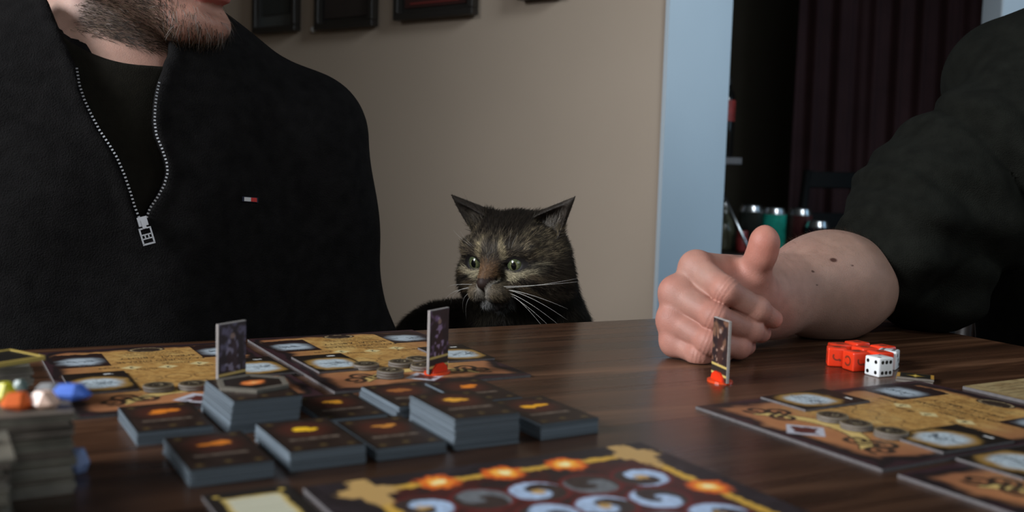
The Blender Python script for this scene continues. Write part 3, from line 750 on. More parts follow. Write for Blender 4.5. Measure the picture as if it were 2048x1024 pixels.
# ---------------------------------------------------------------- card stacks
def card_face(seed, col):
    r = np.random.default_rng(seed); ells = [(r.uniform(-.006, .006), r.uniform(-.003, .003), r.uniform(.003, .006), r.uniform(.0016, .0035)) for _ in range(5)]
    def f(X, Y):
        n = fbm(X, Y, .008, seed); n2 = vnoise(X, Y, .0014, seed + 2)
        C = (np.zeros(X.shape + (3,)) + np.array([.021, .0115, .008])) * (.5 + n[..., None])
        C = mixc(C, (.070, .018, .010), (1 - sstep(.006, .020, np.hypot(X - .0205, (Y - .022) * .9))) * .9 + 0 * n)
        d = np.full(X.shape, 9.)
        for ex, ey, ea, eb in ells: d = np.minimum(d, np.hypot((X - .021 - ex) / ea, (Y - .021 - ey) / eb))
        C = mixc(C, col, 1 - sstep(.75, 1.15, d + (n2 - .5) * .5))
        band = ((np.abs(Y - .041) < .0026) & (np.abs(X - .0205) < .014)).astype(float); C = mixc(C, (.070, .048, .035), band)
        C = mixc(C, (.16, .12, .09), band * (np.abs(Y - .041) < .0012) * (n2 > .45))
        for cx, cy in ((.0205, .055), (.006, .006), (.035, .006), (.006, .057), (.035, .057)):
            C = mixc(C, (.10, .065, .02), (1 - sstep(.0010, .0030, np.hypot(X - cx, (Y - cy)))) * .8)
        e = np.minimum(np.minimum(X, .041 - X), np.minimum(Y, .063 - Y)); return mixc(C, (.012, .009, .007), 1 - sstep(.0012, .002, e))
    return f
def card_stack(a, b, h, label, seed, col, ang=0.0, lean=0.0, split=None, z=ZT, name='card_stack', t=0.00048, sz=(.041, .063), dark=1.0, facef=None):
    """near corner at grid position (a, b); individual cards joined because they are thinner than can be told apart"""
    near = e1 * a + e2 * b; cx = near + e1 * sz[0] / 2 - e2 * sz[1] / 2
    o = empty(name, (cx[0], cx[1], z), label, 'card stack', 'card stacks in two rows on the table' if name == 'card_stack' else None, rz=GA + ang)
    r = np.random.default_rng(seed); n = max(3, int(round(h / t))); V = []; Fc = []; C = []
    for i in range(n):
        dx, dy = r.normal(0, .00022, 2); dr = r.normal(0, .006); 
        if split and i > split * n: dx += .0012; dy += -.0010
        dx += lean * (i / n); zz0, zz1 = i * h / n, (i + .9) * h / n
        cs, sn = math.cos(dr), math.sin(dr); q = []
        for sx, sy in ((-1, -1), (1, -1), (1, 1), (-1, 1)):
            x, y = sx * sz[0] / 2, sy * sz[1] / 2; q.append((x * cs - y * sn + dx, x * sn + y * cs + dy))
        k = len(V); V += [(x, y, zz0) for x, y in q] + [(x, y, zz1) for x, y in q]
        Fc += [[k + 3, k + 2, k + 1, k], [k + 4, k + 5, k + 6, k + 7]] + [[k + j, k + (j + 1) % 4, k + 4 + (j + 1) % 4, k + 4 + j] for j in range(4)]
        g = dark * r.uniform(.6, 1.25); C += [(.135 * g, .165 * g, .190 * g)] * 8
    pile = link('card_pile', mesh('card_pile', V, Fc, False, C), M['card_sides'], o); pile['kind'] = 'stuff'
    # top card : local x = e1, local y = -e2
    ff = facef or card_face(seed, col)
    nx, ny = 59, 90; X, Y = np.meshgrid(np.linspace(0, sz[0], nx), np.linspace(0, sz[1], ny), indexing='ij'); Cc = np.clip(ff(X, Y), 0, 1)
    P = np.stack([X - sz[0] / 2 + lean + (.0012 if split else 0), sz[1] / 2 - Y - (.001 if split else 0), np.full(X.shape, h + .0002)], -1)
    idx = np.arange(nx * ny).reshape(nx, ny); Fq = np.stack([idx[:-1, :-1], idx[:-1, 1:], idx[1:, 1:], idx[1:, :-1]], -1).reshape(-1, 4)
    link('top_card', mesh('top_card', P.reshape(-1, 3), Fq, False, Cc.reshape(-1, 3)), M['print'], o)
    return o
Ylw = (.95, .55, .02); Org = (.75, .22, .02); Dor = (.60, .24, .04)
card_stack(.0964, -.576, .0075, 'low stack of cards at the far left of the back row, orange flame on top', 101, Org)
card_stack(.1063, -.4917, .0085, 'stack of cards at the left end of the front row, orange shape on top', 102, Org)
card_stack(.1462, -.580, .0190, 'tall leaning stack of cards in the back row with the hexagon token on top', 103, (.1, .05, .02), lean=.003, ang=.02)
card_stack(.1569, -.4964, .0100, 'front row card stack with a bright yellow shape on top', 104, Ylw)
card_stack(.2030, -.577, .0035, 'very low pile of cards between the two tall stacks, small gold shape on top', 105, (.8, .35, .03))
card_stack(.2040, -.4964, .0065, 'low front row card stack with a dull golden wheel shape on top', 106, Dor)
card_stack(.2495, -.576, .0075, 'shallow stack of cards in front of the middle board, split into two layers', 107, (.35, .12, .03), split=.5)
card_stack(.2517, -.4985, .0175, 'tallest stack of cards in the front row with a small golden anchor shape on top', 108, (.85, .40, .04), ang=-.015)
card_stack(.2960, -.572, .0070, 'stack of cards half hidden behind the tallest front stack, orange twig shape on top', 109, Org)
card_stack(.3063, -.4988, .0090, 'stack of cards at the right end of the front row, yellow bird-like shape on top', 110, (.9, .42, .02), ang=.02)

# hexagon token on the tall stack
def hexagon():
    c = e1 * (.1462 + .0250) + e2 * (-.579 - .038); o = empty('hexagon_token', (c[0], c[1], ZT + .0193), 'grey-rimmed hexagon token with an orange glow lying on the tall leaning stack', 'token', rz=GA + .35)
    def hexv(r, z): return [(r * math.cos(k * math.pi / 3), r * math.sin(k * math.pi / 3), z) for k in range(6)]
    V = hexv(.0235, 0) + hexv(.0235, .0022) + hexv(.0200, .0022) + hexv(.0200, .0016)
    Fc = [list(range(6))[::-1]] + [[a * 6 + k, a * 6 + (k + 1) % 6, (a + 1) * 6 + (k + 1) % 6, (a + 1) * 6 + k] for a in range(3) for k in range(6)]
    link('rim', mesh('rim', V, Fc), M['token_edge2'], o)
    nr = 16; na = 36; V = [(0, 0, .00165)]
    for a in range(1, nr + 1):
        for k in range(na):
            t = 2 * math.pi * k / na; rr = .0200 * math.cos(math.pi / 6) / math.cos((t % (math.pi / 3)) - math.pi / 6) * a / nr; V.append((rr * math.cos(t), rr * math.sin(t), .00165))
    Fc = [[0, 1 + k, 1 + (k + 1) % na] for k in range(na)] + [[1 + (a - 1) * na + k, 1 + a * na + k, 1 + a * na + (k + 1) % na, 1 + (a - 1) * na + (k + 1) % na] for a in range(1, nr) for k in range(na)]
    V = np.array(V); n = vnoise(V[:, 0] + 1, V[:, 1] + 1, .002, 3); d = np.hypot(V[:, 0] / .0085, V[:, 1] / .0058) + (n - .5) * .4
    C = np.zeros((len(V), 3)) + np.array([.016, .010, .007]); C = mixc(C, (.80, .22, .05), 1 - sstep(.7, 1.1, d)); C = mixc(C, (.95, .55, .2), 1 - sstep(.15, .5, d))
    link('printed_face', mesh('printed_face', V, Fc, False, C), M['print'], o)
M['token_edge2'] = mat('token_edge2', (.13, .115, .09), .6, noise=.2, nscale=200)
hexagon()

# ---------------------------------------------------------------- standees
def standee(pa, pb, z, h, label, seed, tint, base=True, bh=0):
    """pa near lower corner, pb far lower corner of the card"""
    pa = np.array(pa); pb = np.array(pb); d = pb - pa; d[2] = 0; wd = np.linalg.norm(d); ang = math.atan2(d[1], d[0])
    o = empty('standing_figure', (pa[0], pa[1], z), label, 'game figure', 'standing card figures', rz=ang)
    t = .0011; z0 = .0012
    for s in (-1, 1): box('card_layer', (wd / 2, s * t / 2 * 1.02, z0 + h / 2), (wd, t * .96, h), M['token_edge3'], o, bevel=.0002, seg=1)
    r = np.random.default_rng(seed)
    for s in (-1, 1):
        nx, nz = 30, 56; X, Z = np.meshgrid(np.linspace(.0004, wd - .0004, nx), np.linspace(0, h - .0006, nz), indexing='ij'); n = fbm(X, Z, .005, seed); n2 = vnoise(X, Z, .0025, seed + 1)
        C = np.zeros(X.shape + (3,)) + np.array([.030, .018, .018]) * (0.6 + n[..., None])
        C = mixc(C, tint, sstep(.5, .75, n) * (Z > h * .3) * .9)
        bd = np.hypot((X - wd * .5) / (wd * .22 * (1.25 - Z / h * .7)), (Z - h * .48) / (h * .38)); C = mixc(C, (.045, .020, .018), (1 - sstep(.8, 1.1, bd)) * .85)
        C = mixc(C, np.array(tint) * 1.6 + .1, ((n2 > .74) & (bd < 1.2)).astype(float) * .7)
        C = mixc(C, (.30, .20, .16), 1 - sstep(.8, 1.1, np.hypot((X - wd * .5) / (wd * .09), (Z - h * .80) / (h * .045))))
        C = mixc(C, (.030, .022, .018), (Z < h * .24).astype(float))
        for zz in (.10, .24): C = mixc(C, (.60, .45, .14), (np.abs(Z - h * zz) < .0006).astype(float))
        P = np.stack([X, np.full(X.shape, s * (t + .0002)), Z + z0], -1); idx = np.arange(nx * nz).reshape(nx, nz)
        Fq = np.stack([idx[:-1, :-1], idx[1:, :-1], idx[1:, 1:], idx[:-1, 1:]], -1).reshape(-1, 4)
        if s > 0: Fq = Fq[:, ::-1]
        link('printed_face', mesh('printed_face', P.reshape(-1, 3), Fq, False, C.reshape(-1, 3)), M['print'], o)
    # orange clip base : an oval foot with two low jaws
    if base:
        bm = bmesh.new(); n = 20; cx = wd / 2
        for zz in (0, .0016):
            for k in range(n): bm.verts.new((cx + .0115 * math.cos(k * 2 * math.pi / n), .0092 * math.sin(k * 2 * math.pi / n), zz))
        bm.verts.ensure_lookup_table(); bm.faces.new(bm.verts[:n][::-1]); bm.faces.new(bm.verts[n:])
        for k in range(n): bm.faces.new([bm.verts[k], bm.verts[(k + 1) % n], bm.verts[n + (k + 1) % n], bm.verts[n + k]])
        bf = bm_obj('foot', bm, M['clear_red'], o)
        for s in (-1, 1):
            V = []
            for yy in (s * .0014, s * .0030):
                V += [(cx - .010, yy, .0014), (cx + .010, yy, .0014), (cx + .0085, yy, .0050), (cx + .004, yy, .0078), (cx - .004, yy, .0078), (cx - .0085, yy, .0050)]
            Fc = [[5, 4, 3, 2, 1, 0], [6, 7, 8, 9, 10, 11]] + [[k, (k + 1) % 6, 6 + (k + 1) % 6, 6 + k] for k in range(6)]
            link('clip_jaw', mesh('clip_jaw', V, Fc), M['red_plastic'], o)
    return o
M['token_edge3'] = mat('token_edge3', (.34, .31, .29), .6, noise=.15, nscale=300)
pa = T(1455, 771); pb = T(1436, 753)
standee(pa, pa + np.array([-.0065, .0255, 0]), ZT, .047, 'standing card figure in an orange clip in front of the fist', 201, (.20, .10, .06))
pm_ = T(855, 752, TH_B)
standee(pm_, pm_ + np.array([.0125, .0225, 0]), zB, .0475, 'standing purple card figure in an orange clip on the middle board', 202, (.20, .12, .22))
pl_ = np.array([-.1925, .667, 0])
standee(pl_, pl_ + np.array([.0125, .0225, 0]), zB, .0455, 'standing purple-grey card figure behind the tall leaning card stack', 203, (.14, .12, .18))

# ---------------------------------------------------------------- dice
PIPS = {1: [(0, 0)], 2: [(-1, -1), (1, 1)], 3: [(-1, -1), (0, 0), (1, 1)], 4: [(-1, -1), (-1, 1), (1, -1), (1, 1)], 5: [(-1, -1), (-1, 1), (1, -1), (1, 1), (0, 0)],
        6: [(-1, -1), (-1, 0), (-1, 1), (1, -1), (1, 0), (1, 1)]}
SD = .0157
def die_base(c, ang, m, label, group, name):
    o = empty(name, (c[0], c[1], ZT), label, 'die', group, rz=ang)
    bm = bmesh.new(); box_bm(bm, (0, 0, SD / 2), (SD, SD, SD), None, .0014, 3); b = bm_obj('die_body', bm, m, o, True)
    return o
def disc_on(o, axis, sgn, uv, r, m, name, dish=.0):
    """flat round mark sunk on a face"""
    n = 16; ctr = np.array([0, 0, SD / 2]); N = np.eye(3)[axis] * sgn; U = np.eye(3)[(axis + 1) % 3]; Vv = np.cross(N, U)
    V = []
    for (rr, dz) in ((r, .00006), (r * .6, -.0 + .00009), (.00001, .0001)):
        for k in range(n): V.append(ctr + N * (SD / 2 + dz) + U * (uv[0] + rr * math.cos(k * 2 * math.pi / n)) + Vv * (uv[1] + rr * math.sin(k * 2 * math.pi / n)))
    Fc = [[a * n + k, a * n + (k + 1) % n, (a + 1) * n + (k + 1) % n, (a + 1) * n + k] for a in range(2) for k in range(n)]
    return link(name, mesh(name, V, Fc), m, o)
def white_die(c, ang, faces, label):
    o = die_base(c, ang, M['white_plastic'], label, 'white dice', 'white_die')
    for (axis, sgn), (val, swap) in faces.items():
        for (a, b) in PIPS[val]:
            q = (b, a) if swap else (a, b); disc_on(o, axis, sgn, (q[0] * .0042, q[1] * .0042), .00155, M['black_pip'], 'pip')
    return o
# the left visible face looks along -x of the die, the right one along -y
nr_ = T(1757, 756); a1 = math.radians(26)
c1 = nr_ + SD / 2 * (np.array([math.cos(a1), math.sin(a1), 0]) + np.array([-math.sin(a1), math.cos(a1), 0]))
white_die(c1, a1, {(0, -1): (4, 0), (1, -1): (6, 0), (2, 1): (2, 0), (0, 1): (3, 0), (1, 1): (1, 0)}, 'white die with black pips showing four and six, nearest of all the dice')
nr2 = T(1785, 742); a2 = math.radians(60)
c2 = nr2 + SD / 2 * (np.array([math.cos(a2), math.sin(a2), 0]) + np.array([-math.sin(a2), math.cos(a2), 0])) + np.array([.003, .001, 0])
white_die(c2, a2, {(0, -1): (5, 0), (1, -1): (3, 0), (2, 1): (6, 1), (1, 1): (4, 0), (0, 1): (2, 0)}, 'white die showing six on top, half hidden at the right rear of the dice')
def arc_on(o, axis, sgn, uv, r, a0, a1_, wd, m):
    n = 14; ctr = np.array([0, 0, SD / 2]); N = np.eye(3)[axis] * sgn; U = np.eye(3)[(axis + 1) % 3]; Vv = np.cross(N, U); V = []
    for rr in (r - wd / 2, r + wd / 2):
        for k in range(n + 1):
            t = a0 + (a1_ - a0) * k / n; V.append(ctr + N * (SD / 2 + .00007) + U * (uv[0] + rr * math.cos(t)) + Vv * (uv[1] + rr * math.sin(t)))
    Fc = [[k, k + 1, n + 2 + k, n + 1 + k] for k in range(n)]
    return link('engraved_mark', mesh('engraved_mark', V, Fc), m, o)
def red_die(c, ang, label):
    o = die_base(c, ang, M['red_plastic'], label, 'orange-red dice', 'red_die')
    arc_on(o, 0, -1, (0, 0), .0036, .5, 5.8, .0016, M['engraving'])
    arc_on(o, 1, -1, (.001, .0005), .0030, 1.0, 4.0, .0013, M['engraving']); disc_on(o, 1, -1, (-.002, -.002), .0010, M['engraving'], 'engraved_mark')
    disc_on(o, 2, 1, (0, 0), .0034, M['engraving'], 'engraved_mark')
    return o
RD = [((.2742, .8480), -12, 'orange-red die at the left front corner of the dice cluster'),
      ((.2843, .8300), 17, 'orange-red die with a dark ring mark, just left of the nearest white die'),
      ((.2820, .8650), 10, 'orange-red die at the left rear of the cluster, behind the left front one'),
      ((.3010, .8780), 28, 'farthest orange-red die of the cluster'),
      ((.2985, .8520), 22, 'orange-red die in the centre of the cluster, ringed by the others'),
      ((.3175, .8620), 32, 'orange-red die at the right rear, behind the hidden white die'),
      ((.3050, .8330), 20, 'orange-red die between the two white dice')]
for c, a, lb in RD: red_die(np.array([*c, 0]), math.radians(a), lb)

# ================================================================== FIGURES
def skin_cols(V, base=(.50, .285, .225), seed=1, s=.02):
    n = vnoise(V[:, 0] + V[:, 2] * .7 + 5, V[:, 1] + V[:, 2] * .6 + 5, s, seed) ; n2 = vnoise(V[:, 0] + V[:, 2] + 5, V[:, 1] - V[:, 2] + 5, s * .25, seed + 1)
    C = np.zeros((len(V), 3)) + np.array(base)
    C = mixc(C, np.array(base) * np.array([1.0, .72, .70]), sstep(.45, .85, n) * .5)
    C = C * (0.93 + .14 * n2[:, None]); return C

# ---------------------------------------------------------------- head (shared by both men)
def head_sdf(P, c, F, beard=True):
    """P world points, c head centre (eye level), F columns forward/left/up"""
    q = ((P - np.asarray(c, P.dtype)) @ np.asarray(F, P.dtype)).astype(np.float32); a = q.copy(); a[:, 1] = np.abs(a[:, 1])
    d = ell(a, (-.015, 0, .035), (.098, .077, .090))
    d = sdsm(d, ell(a, (.030, 0, -.02), (.062, .060, .082)), .02)
    d = sdsm(d, ell(a, (.060, .033, -.03), (.030, .026, .030)), .02)
    d = sdsm(d, rcone(a, (-.030, .054, -.045), (.062, .020, -.098), .022, .021), .018)
    d = sdsm(d, ell(a, (.078, 0, -.098), (.021, .026, .019)), .012)
    d = sdsm(d, ell(a, (.025, 0, -.088), (.050, .040, .022)), .015)
    d = sdsm(d, rcone(a, (.080, 0, .022), (.070, .04, .018), .014, .012), .012)
    d = sdsub(d, ell(a, (.094, .032, -.003), (.013, .016, .0075)), .007)
    d = sdsm(d, rcone(a, (.088, 0, .010), (.112, 0, -.030), .008, .011), .008)
    d = sdsm(d, ell(a, (.101, .013, -.034), (.011, .008, .008)), .005)
    d = sdsm(d, ell(a, (.087, 0, -.060), (.014, .025, .0062)), .006)
    d = sdsm(d, ell(a, (.086, 0, -.0725), (.013, .021, .0068)), .005)
    d = sdsub(d, ell(a, (.104, 0, -.0665), (.014, .024, .0012)), .002)
    d = sdsub(d, ell(a, (.098, 0, -.086), (.012, .022, .006)), .008)
    ear = ell(a, (-.012, .080, -.008), (.019, .009, .031)); ear = sdsub(ear, ell(a, (-.008, .089, -.006), (.011, .007, .020)), .003)
    return sdsm(d, ear, .006)
def head_cols(V, c, F, C, grey=True, beard=(.12, .085, .06)):
    q = (V - np.asarray(c)) @ F; x, y, z = q.T; ay = np.abs(y)
    lip = ((x > .078) & (ay < .024) & (z < -.0555) & (z > -.0785)); C[lip] = (.42, .12, .10)
    # beard along the jaw
    jz = -.074 + .10 * np.clip(.02 - x, 0, .2) ; n = vnoise(x + 3, z + 3, .004, 9)
    m = sstep(.0, .012, (jz + .0 - z) + (n - .5) * .01) * sstep(-.034, -.012, x) * sstep(-.006, .006, z + .124 - .25 * np.clip(.04 - x, 0, .1))
    C = mixc(C, (.075, .045, .03), m * .85 * (1 - sstep(.05, .07, x)))
    return C, m
def head_parts(o, c, F, iris, hair_col, long_=False):
    c = np.asarray(c)
    for s in (-1, 1):
        p = c + F @ np.array([.0735, s * .032, -.003])
        V = []; Fc = []; n = 20; C = []
        for i in range(n + 1):
            th = math.pi * i / n
            for k in range(n):
                v = np.array([math.cos(th), math.sin(th) * math.cos(2 * math.pi * k / n), math.sin(th) * math.sin(2 * math.pi * k / n)]) * .0125
                V.append(F @ v); C.append((.01, .01, .01) if th < .22 else (iris if th < .50 else (.62, .58, .55)))
        Fc = [[i * n + k, (i + 1) * n + k, (i + 1) * n + (k + 1) % n, i * n + (k + 1) % n] for i in range(n) for k in range(n)]
        e = link('eye', mesh('eye', np.array(V) + p - np.array(o.location), Fc, True, C), M['eye_col'], o)

def make_man(name, label, SDF, lo, hi, h, colf, loc):
    V, Q = surfnet(SDF, lo, hi, h)
    o = empty(name, loc, label, 'person')
    b = link('body', mesh('body', V - np.array(loc), Q, True, colf(V)), M['skin'], o)
    return o, V, Q
def cloth(name, sdf, lo, hi, h, m, o, loc):
    V, Q = surfnet(sdf, lo, hi, h); return link(name, mesh(name, V - np.array(loc), Q, True), m, o), V, Q

# ================================================================== MAN IN NAVY (left)
ZA = ZT
CN = np.array([-.403, 1.055, 0]); ffw = np.array([.42, -.907, 0]); ffw /= np.linalg.norm(ffw); ssv = np.array([-ffw[1], ffw[0], 0])    # ssv = towards image right
def m1(s, d, z): return CN + ssv * s + ffw * d + np.array([0, 0, z])
H1 = np.array([-.372, 1.035, ZA + .385]); F1 = frame((.925, -.38, -.02))
def arms1(P, e=0.0, fold=0.0):
    d = None
    for s in (-1, 1):
        c = chain(P, [(m1(s * .183, 0, ZA + .172), .066 + e), (m1(s * .232, -.01, ZA - .075), .058 + e), (m1(s * .205, .08, ZA - .150), .048 + e), (m1(s * .075, .24, ZA - .13), .036 + e)], .03)
        d = c if d is None else np.minimum(d, c)
    return d
def torso1(P, e=0.0):
    q = np.stack([(P - np.asarray(CN, P.dtype)) @ ssv.astype(P.dtype), (P - np.asarray(CN, P.dtype)) @ ffw.astype(P.dtype), P[:, 2]], 1)
    d = ell(q, (0, 0, ZA + .07), (.198 + e, .128 + e, .26 + e))
    d = sdsm(d, ell(q, (0, .015, ZA - .13), (.185 + e, .135 + e, .20 + e)), .05)
    a = q.copy(); a[:, 0] = np.abs(a[:, 0])
    d = sdsm(d, rcone(a, (.04, -.005, ZA + .236), (.170, -.005, ZA + .180), .060 + e, .060 + e), .05)
    return d
def legs1(P, e=0.0):
    d = None
    for s in (-1, 1):
        c = chain(P, [(m1(s * .09, 0, ZA - .225), .085 + e), (m1(s * .12, .40, ZA - .225), .065 + e), (m1(s * .12, .38, .10), .045 + e), (m1(s * .12, .45, .04), .04 + e)], .03)
        d = c if d is None else np.minimum(d, c)
    return d
def hands1(P):
    d = None
    for s in (-1, 1):
        w_ = m1(s * .075, .24, ZA - .13); dr = ffw * .7 - ssv * s * .7
        c = sdsm(rcone(P, w_, w_ + dr * .05, .03, .036), rcone(P, w_ + dr * .05, w_ + dr * .08 - np.array([0, 0, .008]), .034, .03), .01)
        for k in range(4):
            b = w_ + dr * .085 + (ffw * .7 + ssv * s * .7) * (k - 1.5) * .018
            c = sdsm(c, chain(P, [(b, .0095), (b + dr * .035 - np.array([0, 0, .012]), .0085), (b + dr * .045 - np.array([0, 0, .035]), .0075)], .003), .003)
        b = w_ + dr * .03 - (ffw * .7 + ssv * s * .7) * .035 * s
        c = sdsm(c, chain(P, [(w_ + dr * .015, .016), (b, .012), (b + dr * .03, .010)], .003), .005)
        d = c if d is None else np.minimum(d, c)
    return d
def neck1(P):
    a = H1 + F1 @ np.array([-.035, 0, -.05]); b = m1(0, -.01, ZA + .20)
    d = rcone(P, a, b, .060, .066)
    return sdsm(d, rcone(P, H1 + F1 @ np.array([-.018, 0, -.085]), m1(.01, .035, ZA + .225), .044, .052), .03)
def body1(P):
    P = P.astype(np.float32)
    d = head_sdf(P, H1, F1)
    d = sdsm(d, neck1(P), .010)
    d = sdsm(d, torso1(P, -.02), .03)
    d = sdsm(d, arms1(P, -.016), .03)
    d = np.minimum(d, hands1(P))
    return sdsm(d, legs1(P, -.012), .03)
LOC1 = m1(0, 0, 0); LOC1[2] = .44
def col1(V):
    C = skin_cols(V, (.47, .29, .225), 3, .02); q = (V - H1) @ F1; C = mixc(C, (.36, .175, .125), sstep(.0, .06, q[:, 0]) * .8); C, m = head_cols(V, H1, F1, C); return C
man1, V1, Q1 = make_man('person', 'seated bearded man in a dark navy half-zip jacket at the left', body1, (-.78, .62, .0), (-.02, 1.32, ZA + .54), .0036, col1, tuple(LOC1))
head_parts(man1, H1, F1, (.10, .13, .12), None)

# T-shirt
def shirt1(P):
    P = P.astype(np.float32)
    d = sdsm(torso1(P, -.010), neck1(P) - .004, .03)
    x0 = W(285, 130, .98)[0]; zc = W(270, 131, .985)[2]
    pl = P[:, 2] - (zc + 4.6 * np.clip(x0 - P[:, 0], 0, 1) ** 2 + 1.0 * np.clip(P[:, 0] - x0 - .05, 0, 1) + .25 * np.clip(P[:, 1] - .99, 0, 1))
    return np.maximum(d, pl)
cloth('t_shirt', shirt1, (-.66, .86, ZA - .34), (-.14, 1.26, ZA + .36), .004, M['shirt_black'], man1, LOC1)
# jacket
def fold1(P):
    q0 = (P - np.asarray(CN, P.dtype)) @ ssv.astype(P.dtype); z = P[:, 2]
    return .0035 * np.sin(q0 * 42 + 3 * np.sin(z * 9 + 1)) * sstep(ZA + .26, ZA + .02, z) + .003 * np.sin(z * 48 + q0 * 38 + 2 * np.sin(q0 * 17)) * sstep(.17, .24, np.abs(q0))
def jraw(P, e=0.0):
    P = P.astype(np.float32)
    d = sdsm(torso1(P, .008 + e), arms1(P, .010 + e), .035)
    return d + fold1(P) - e * 0
ZL = [(155, 138), (160, 170), (170, 200), (185, 232), (200, 260), (220, 290), (235, 315), (250, 350), (262, 385), (270, 412), (281, 440)]
ZR = [(316, 166), (311, 190), (308, 215), (307, 245), (311, 272), (322, 298), (331, 325), (333, 345), (326, 370), (312, 395), (298, 415), (289, 440)]
def to_sz(p): p = p - CN; return np.array([p @ ssv, p[2]])
HL = [hit(jraw, *p) for p in ZL]; HR = [hit(jraw, *p) for p in ZR]
topL = to_sz(HL[0]); topR = to_sz(HR[0])
poly = np.array([to_sz(p) for p in HL] + [to_sz(p) for p in HR[::-1]] + [topR + [.012, .03], topR + [.015, .14], topL + [-.05, .14], topL + [-.012, .03]])
def polysdf(x, y, poly):
    d = np.full(x.shape, 1e9); s = np.ones(x.shape)
    n = len(poly)
    for i in range(n):
        a = poly[i]; b = poly[i - 1]; ex, ey = b - a; wx, wy = x - a[0], y - a[1]
        t = np.clip((wx * ex + wy * ey) / (ex * ex + ey * ey), 0, 1); d = np.minimum(d, (wx - ex * t) ** 2 + (wy - ey * t) ** 2)
        c1_ = y >= a[1]; c2_ = y < b[1]; c3_ = ex * wy > ey * wx
        s = np.where((c1_ & c2_ & c3_) | (~c1_ & ~c2_ & ~c3_), -s, s)
    return s * np.sqrt(d)
def jacket1(P):
    P = P.astype(np.float32)
    d = jraw(P)
    # stand collar
    q = P - np.asarray(m1(-.004, -.012, ZA + .245), P.dtype); r = np.hypot(q @ ssv.astype(P.dtype), (q @ ffw.astype(P.dtype)) * 1.02); zz = q[:, 2]
    rc = .088 + .22 * zz
    col = np.maximum(np.abs(r - rc) - .0055, np.abs(zz - .012) - .040)
    d = sdsm(d, col, .010)
    inner = np.maximum(r - (rc - .0055), -(zz + .06)); d = np.maximum(d, -inner)
    ps = polysdf((P - np.asarray(CN, P.dtype)) @ ssv, P[:, 2].astype(float), poly).astype(np.float32)
    fr = (P - np.asarray(CN, P.dtype)) @ ffw.astype(P.dtype)
    cut = np.maximum(np.maximum(ps, -(fr - .0)), -(torso1(P, -.013)))
    # raised placket beside the opening
    d = d - .0022 * (1 - sstep(.004, .011, np.abs(ps - .004))) * (fr > 0)
    return sdsub(d, cut, .003)
jk, VJ, QJ = cloth('jacket', jacket1, (-.80, .66, ZA - .40), (.0, 1.34, ZA + .33), .0042, M['navy'], man1, LOC1)
cloth('trousers', lambda P: sdsm(legs1(P.astype(np.float32), .004), torso1(P.astype(np.float32), -.004) + 10 * np.clip(P[:, 2] - (ZA - .22), 0, 1), .02), (-.66, .45, .05), (-.02, 1.26, ZA - .06), .007, M['trousers'], man1, LOC1)
for s in (-1, 1):
    p = m1(s * .12, .44, 0)
    def shoe(P, p=p): 
        P = P.astype(np.float32); d = sdsm(rcone(P, p + np.array([0, 0, .045]) - ffw * .05, p + np.array([0, 0, .035]) + ffw * .14, .045, .035), rcone(P, p + np.array([0, 0, .10]) - ffw * .06, p + np.array([0, 0, .05]) - ffw * .05, .045, .045), .02)
        return np.maximum(d, -P[:, 2] + .002)
    cloth('shoe', shoe, p + np.array([-.26, -.26, -.0]), p + np.array([.26, .26, .17]), .008, M['black_frame'], man1, LOC1)
# zip teeth along both edges
def resample(pts, step):
    pts = np.array(pts); seg = np.linalg.norm(np.diff(pts, axis=0), axis=1); cum = np.concatenate([[0], np.cumsum(seg)]); n = int(cum[-1] / step)
    return np.stack([np.interp(np.linspace(0, cum[-1], n), cum, pts[:, k]) for k in range(3)], 1)
def zipteeth(pts, side):
    pts = resample(pts, .0033); bm = bmesh.new()
    for i, p in enumerate(pts):
        t = pts[min(i + 1, len(pts) - 1)] - pts[max(i - 1, 0)]; t /= np.linalg.norm(t); nn = ffw; a = np.cross(t, nn); a /= np.linalg.norm(a); nn2 = np.cross(a, t)
        mtx = Matrix((( *a, ), (*t,), (*nn2,))).transposed().to_4x4(); mtx.translation = Vector(p - LOC1 + ffw * .0035 + a * side * .0006)
        bmesh.ops.create_cube(bm, size=1, matrix=mtx @ Matrix.Diagonal((.0020, .0014, .0014, 1)))
    zt = bm_obj('zip_teeth', bm, M['dull_metal'], man1); zt['kind'] = 'stuff'; zt['label'] = 'small metal zip teeth'
zipteeth(HL, 1); zipteeth(HR, -1)
# slider and pull tab
ps = hit(jraw, 284, 442) + ffw * .006; pe = hit(jraw, 297, 486) + ffw * .007
ax = pe - ps; Lz = np.linalg.norm(ax); ax /= Lz; nn = ffw - ax * (ffw @ ax); nn /= np.linalg.norm(nn); bx = np.cross(ax, nn)
def zbox(bm, u, v, su, sv, th=.0012, off=0):
    mtx = Matrix((( *bx, ), (*ax,), (*nn,))).transposed().to_4x4(); mtx.translation = Vector(ps + bx * u + ax * v + nn * off - LOC1)
    g = bmesh.ops.create_cube(bm, size=1, matrix=mtx @ Matrix.Diagonal((su, sv, th, 1)))
bm = bmesh.new(); zbox(bm, 0, .0, .0085, .0085, .0035, -.001); zbox(bm, 0, .003, .0035, .008, .003, .002); sl_ = bm_obj('zip_slider', bm, M['dull_metal'], man1)
bm = bmesh.new(); w2, l0, l1 = .0048, .0065, Lz
zbox(bm, -w2, (l0 + l1) / 2, .0014, l1 - l0); zbox(bm, w2, (l0 + l1) / 2, .0014, l1 - l0); zbox(bm, 0, l0, .011, .0014); zbox(bm, 0, l1, .011, .0016)
for v in (.40, .66): zbox(bm, 0, l0 + (l1 - l0) * v, .0096, .0011)
zbox(bm, -.0016, l0 + (l1 - l0) * .53, .0011, (l1 - l0) * .26); zbox(bm, .0016, l0 + (l1 - l0) * .53, .0011, (l1 - l0) * .26)
bm_obj('pull_tab', bm, M['dull_metal'], sl_)
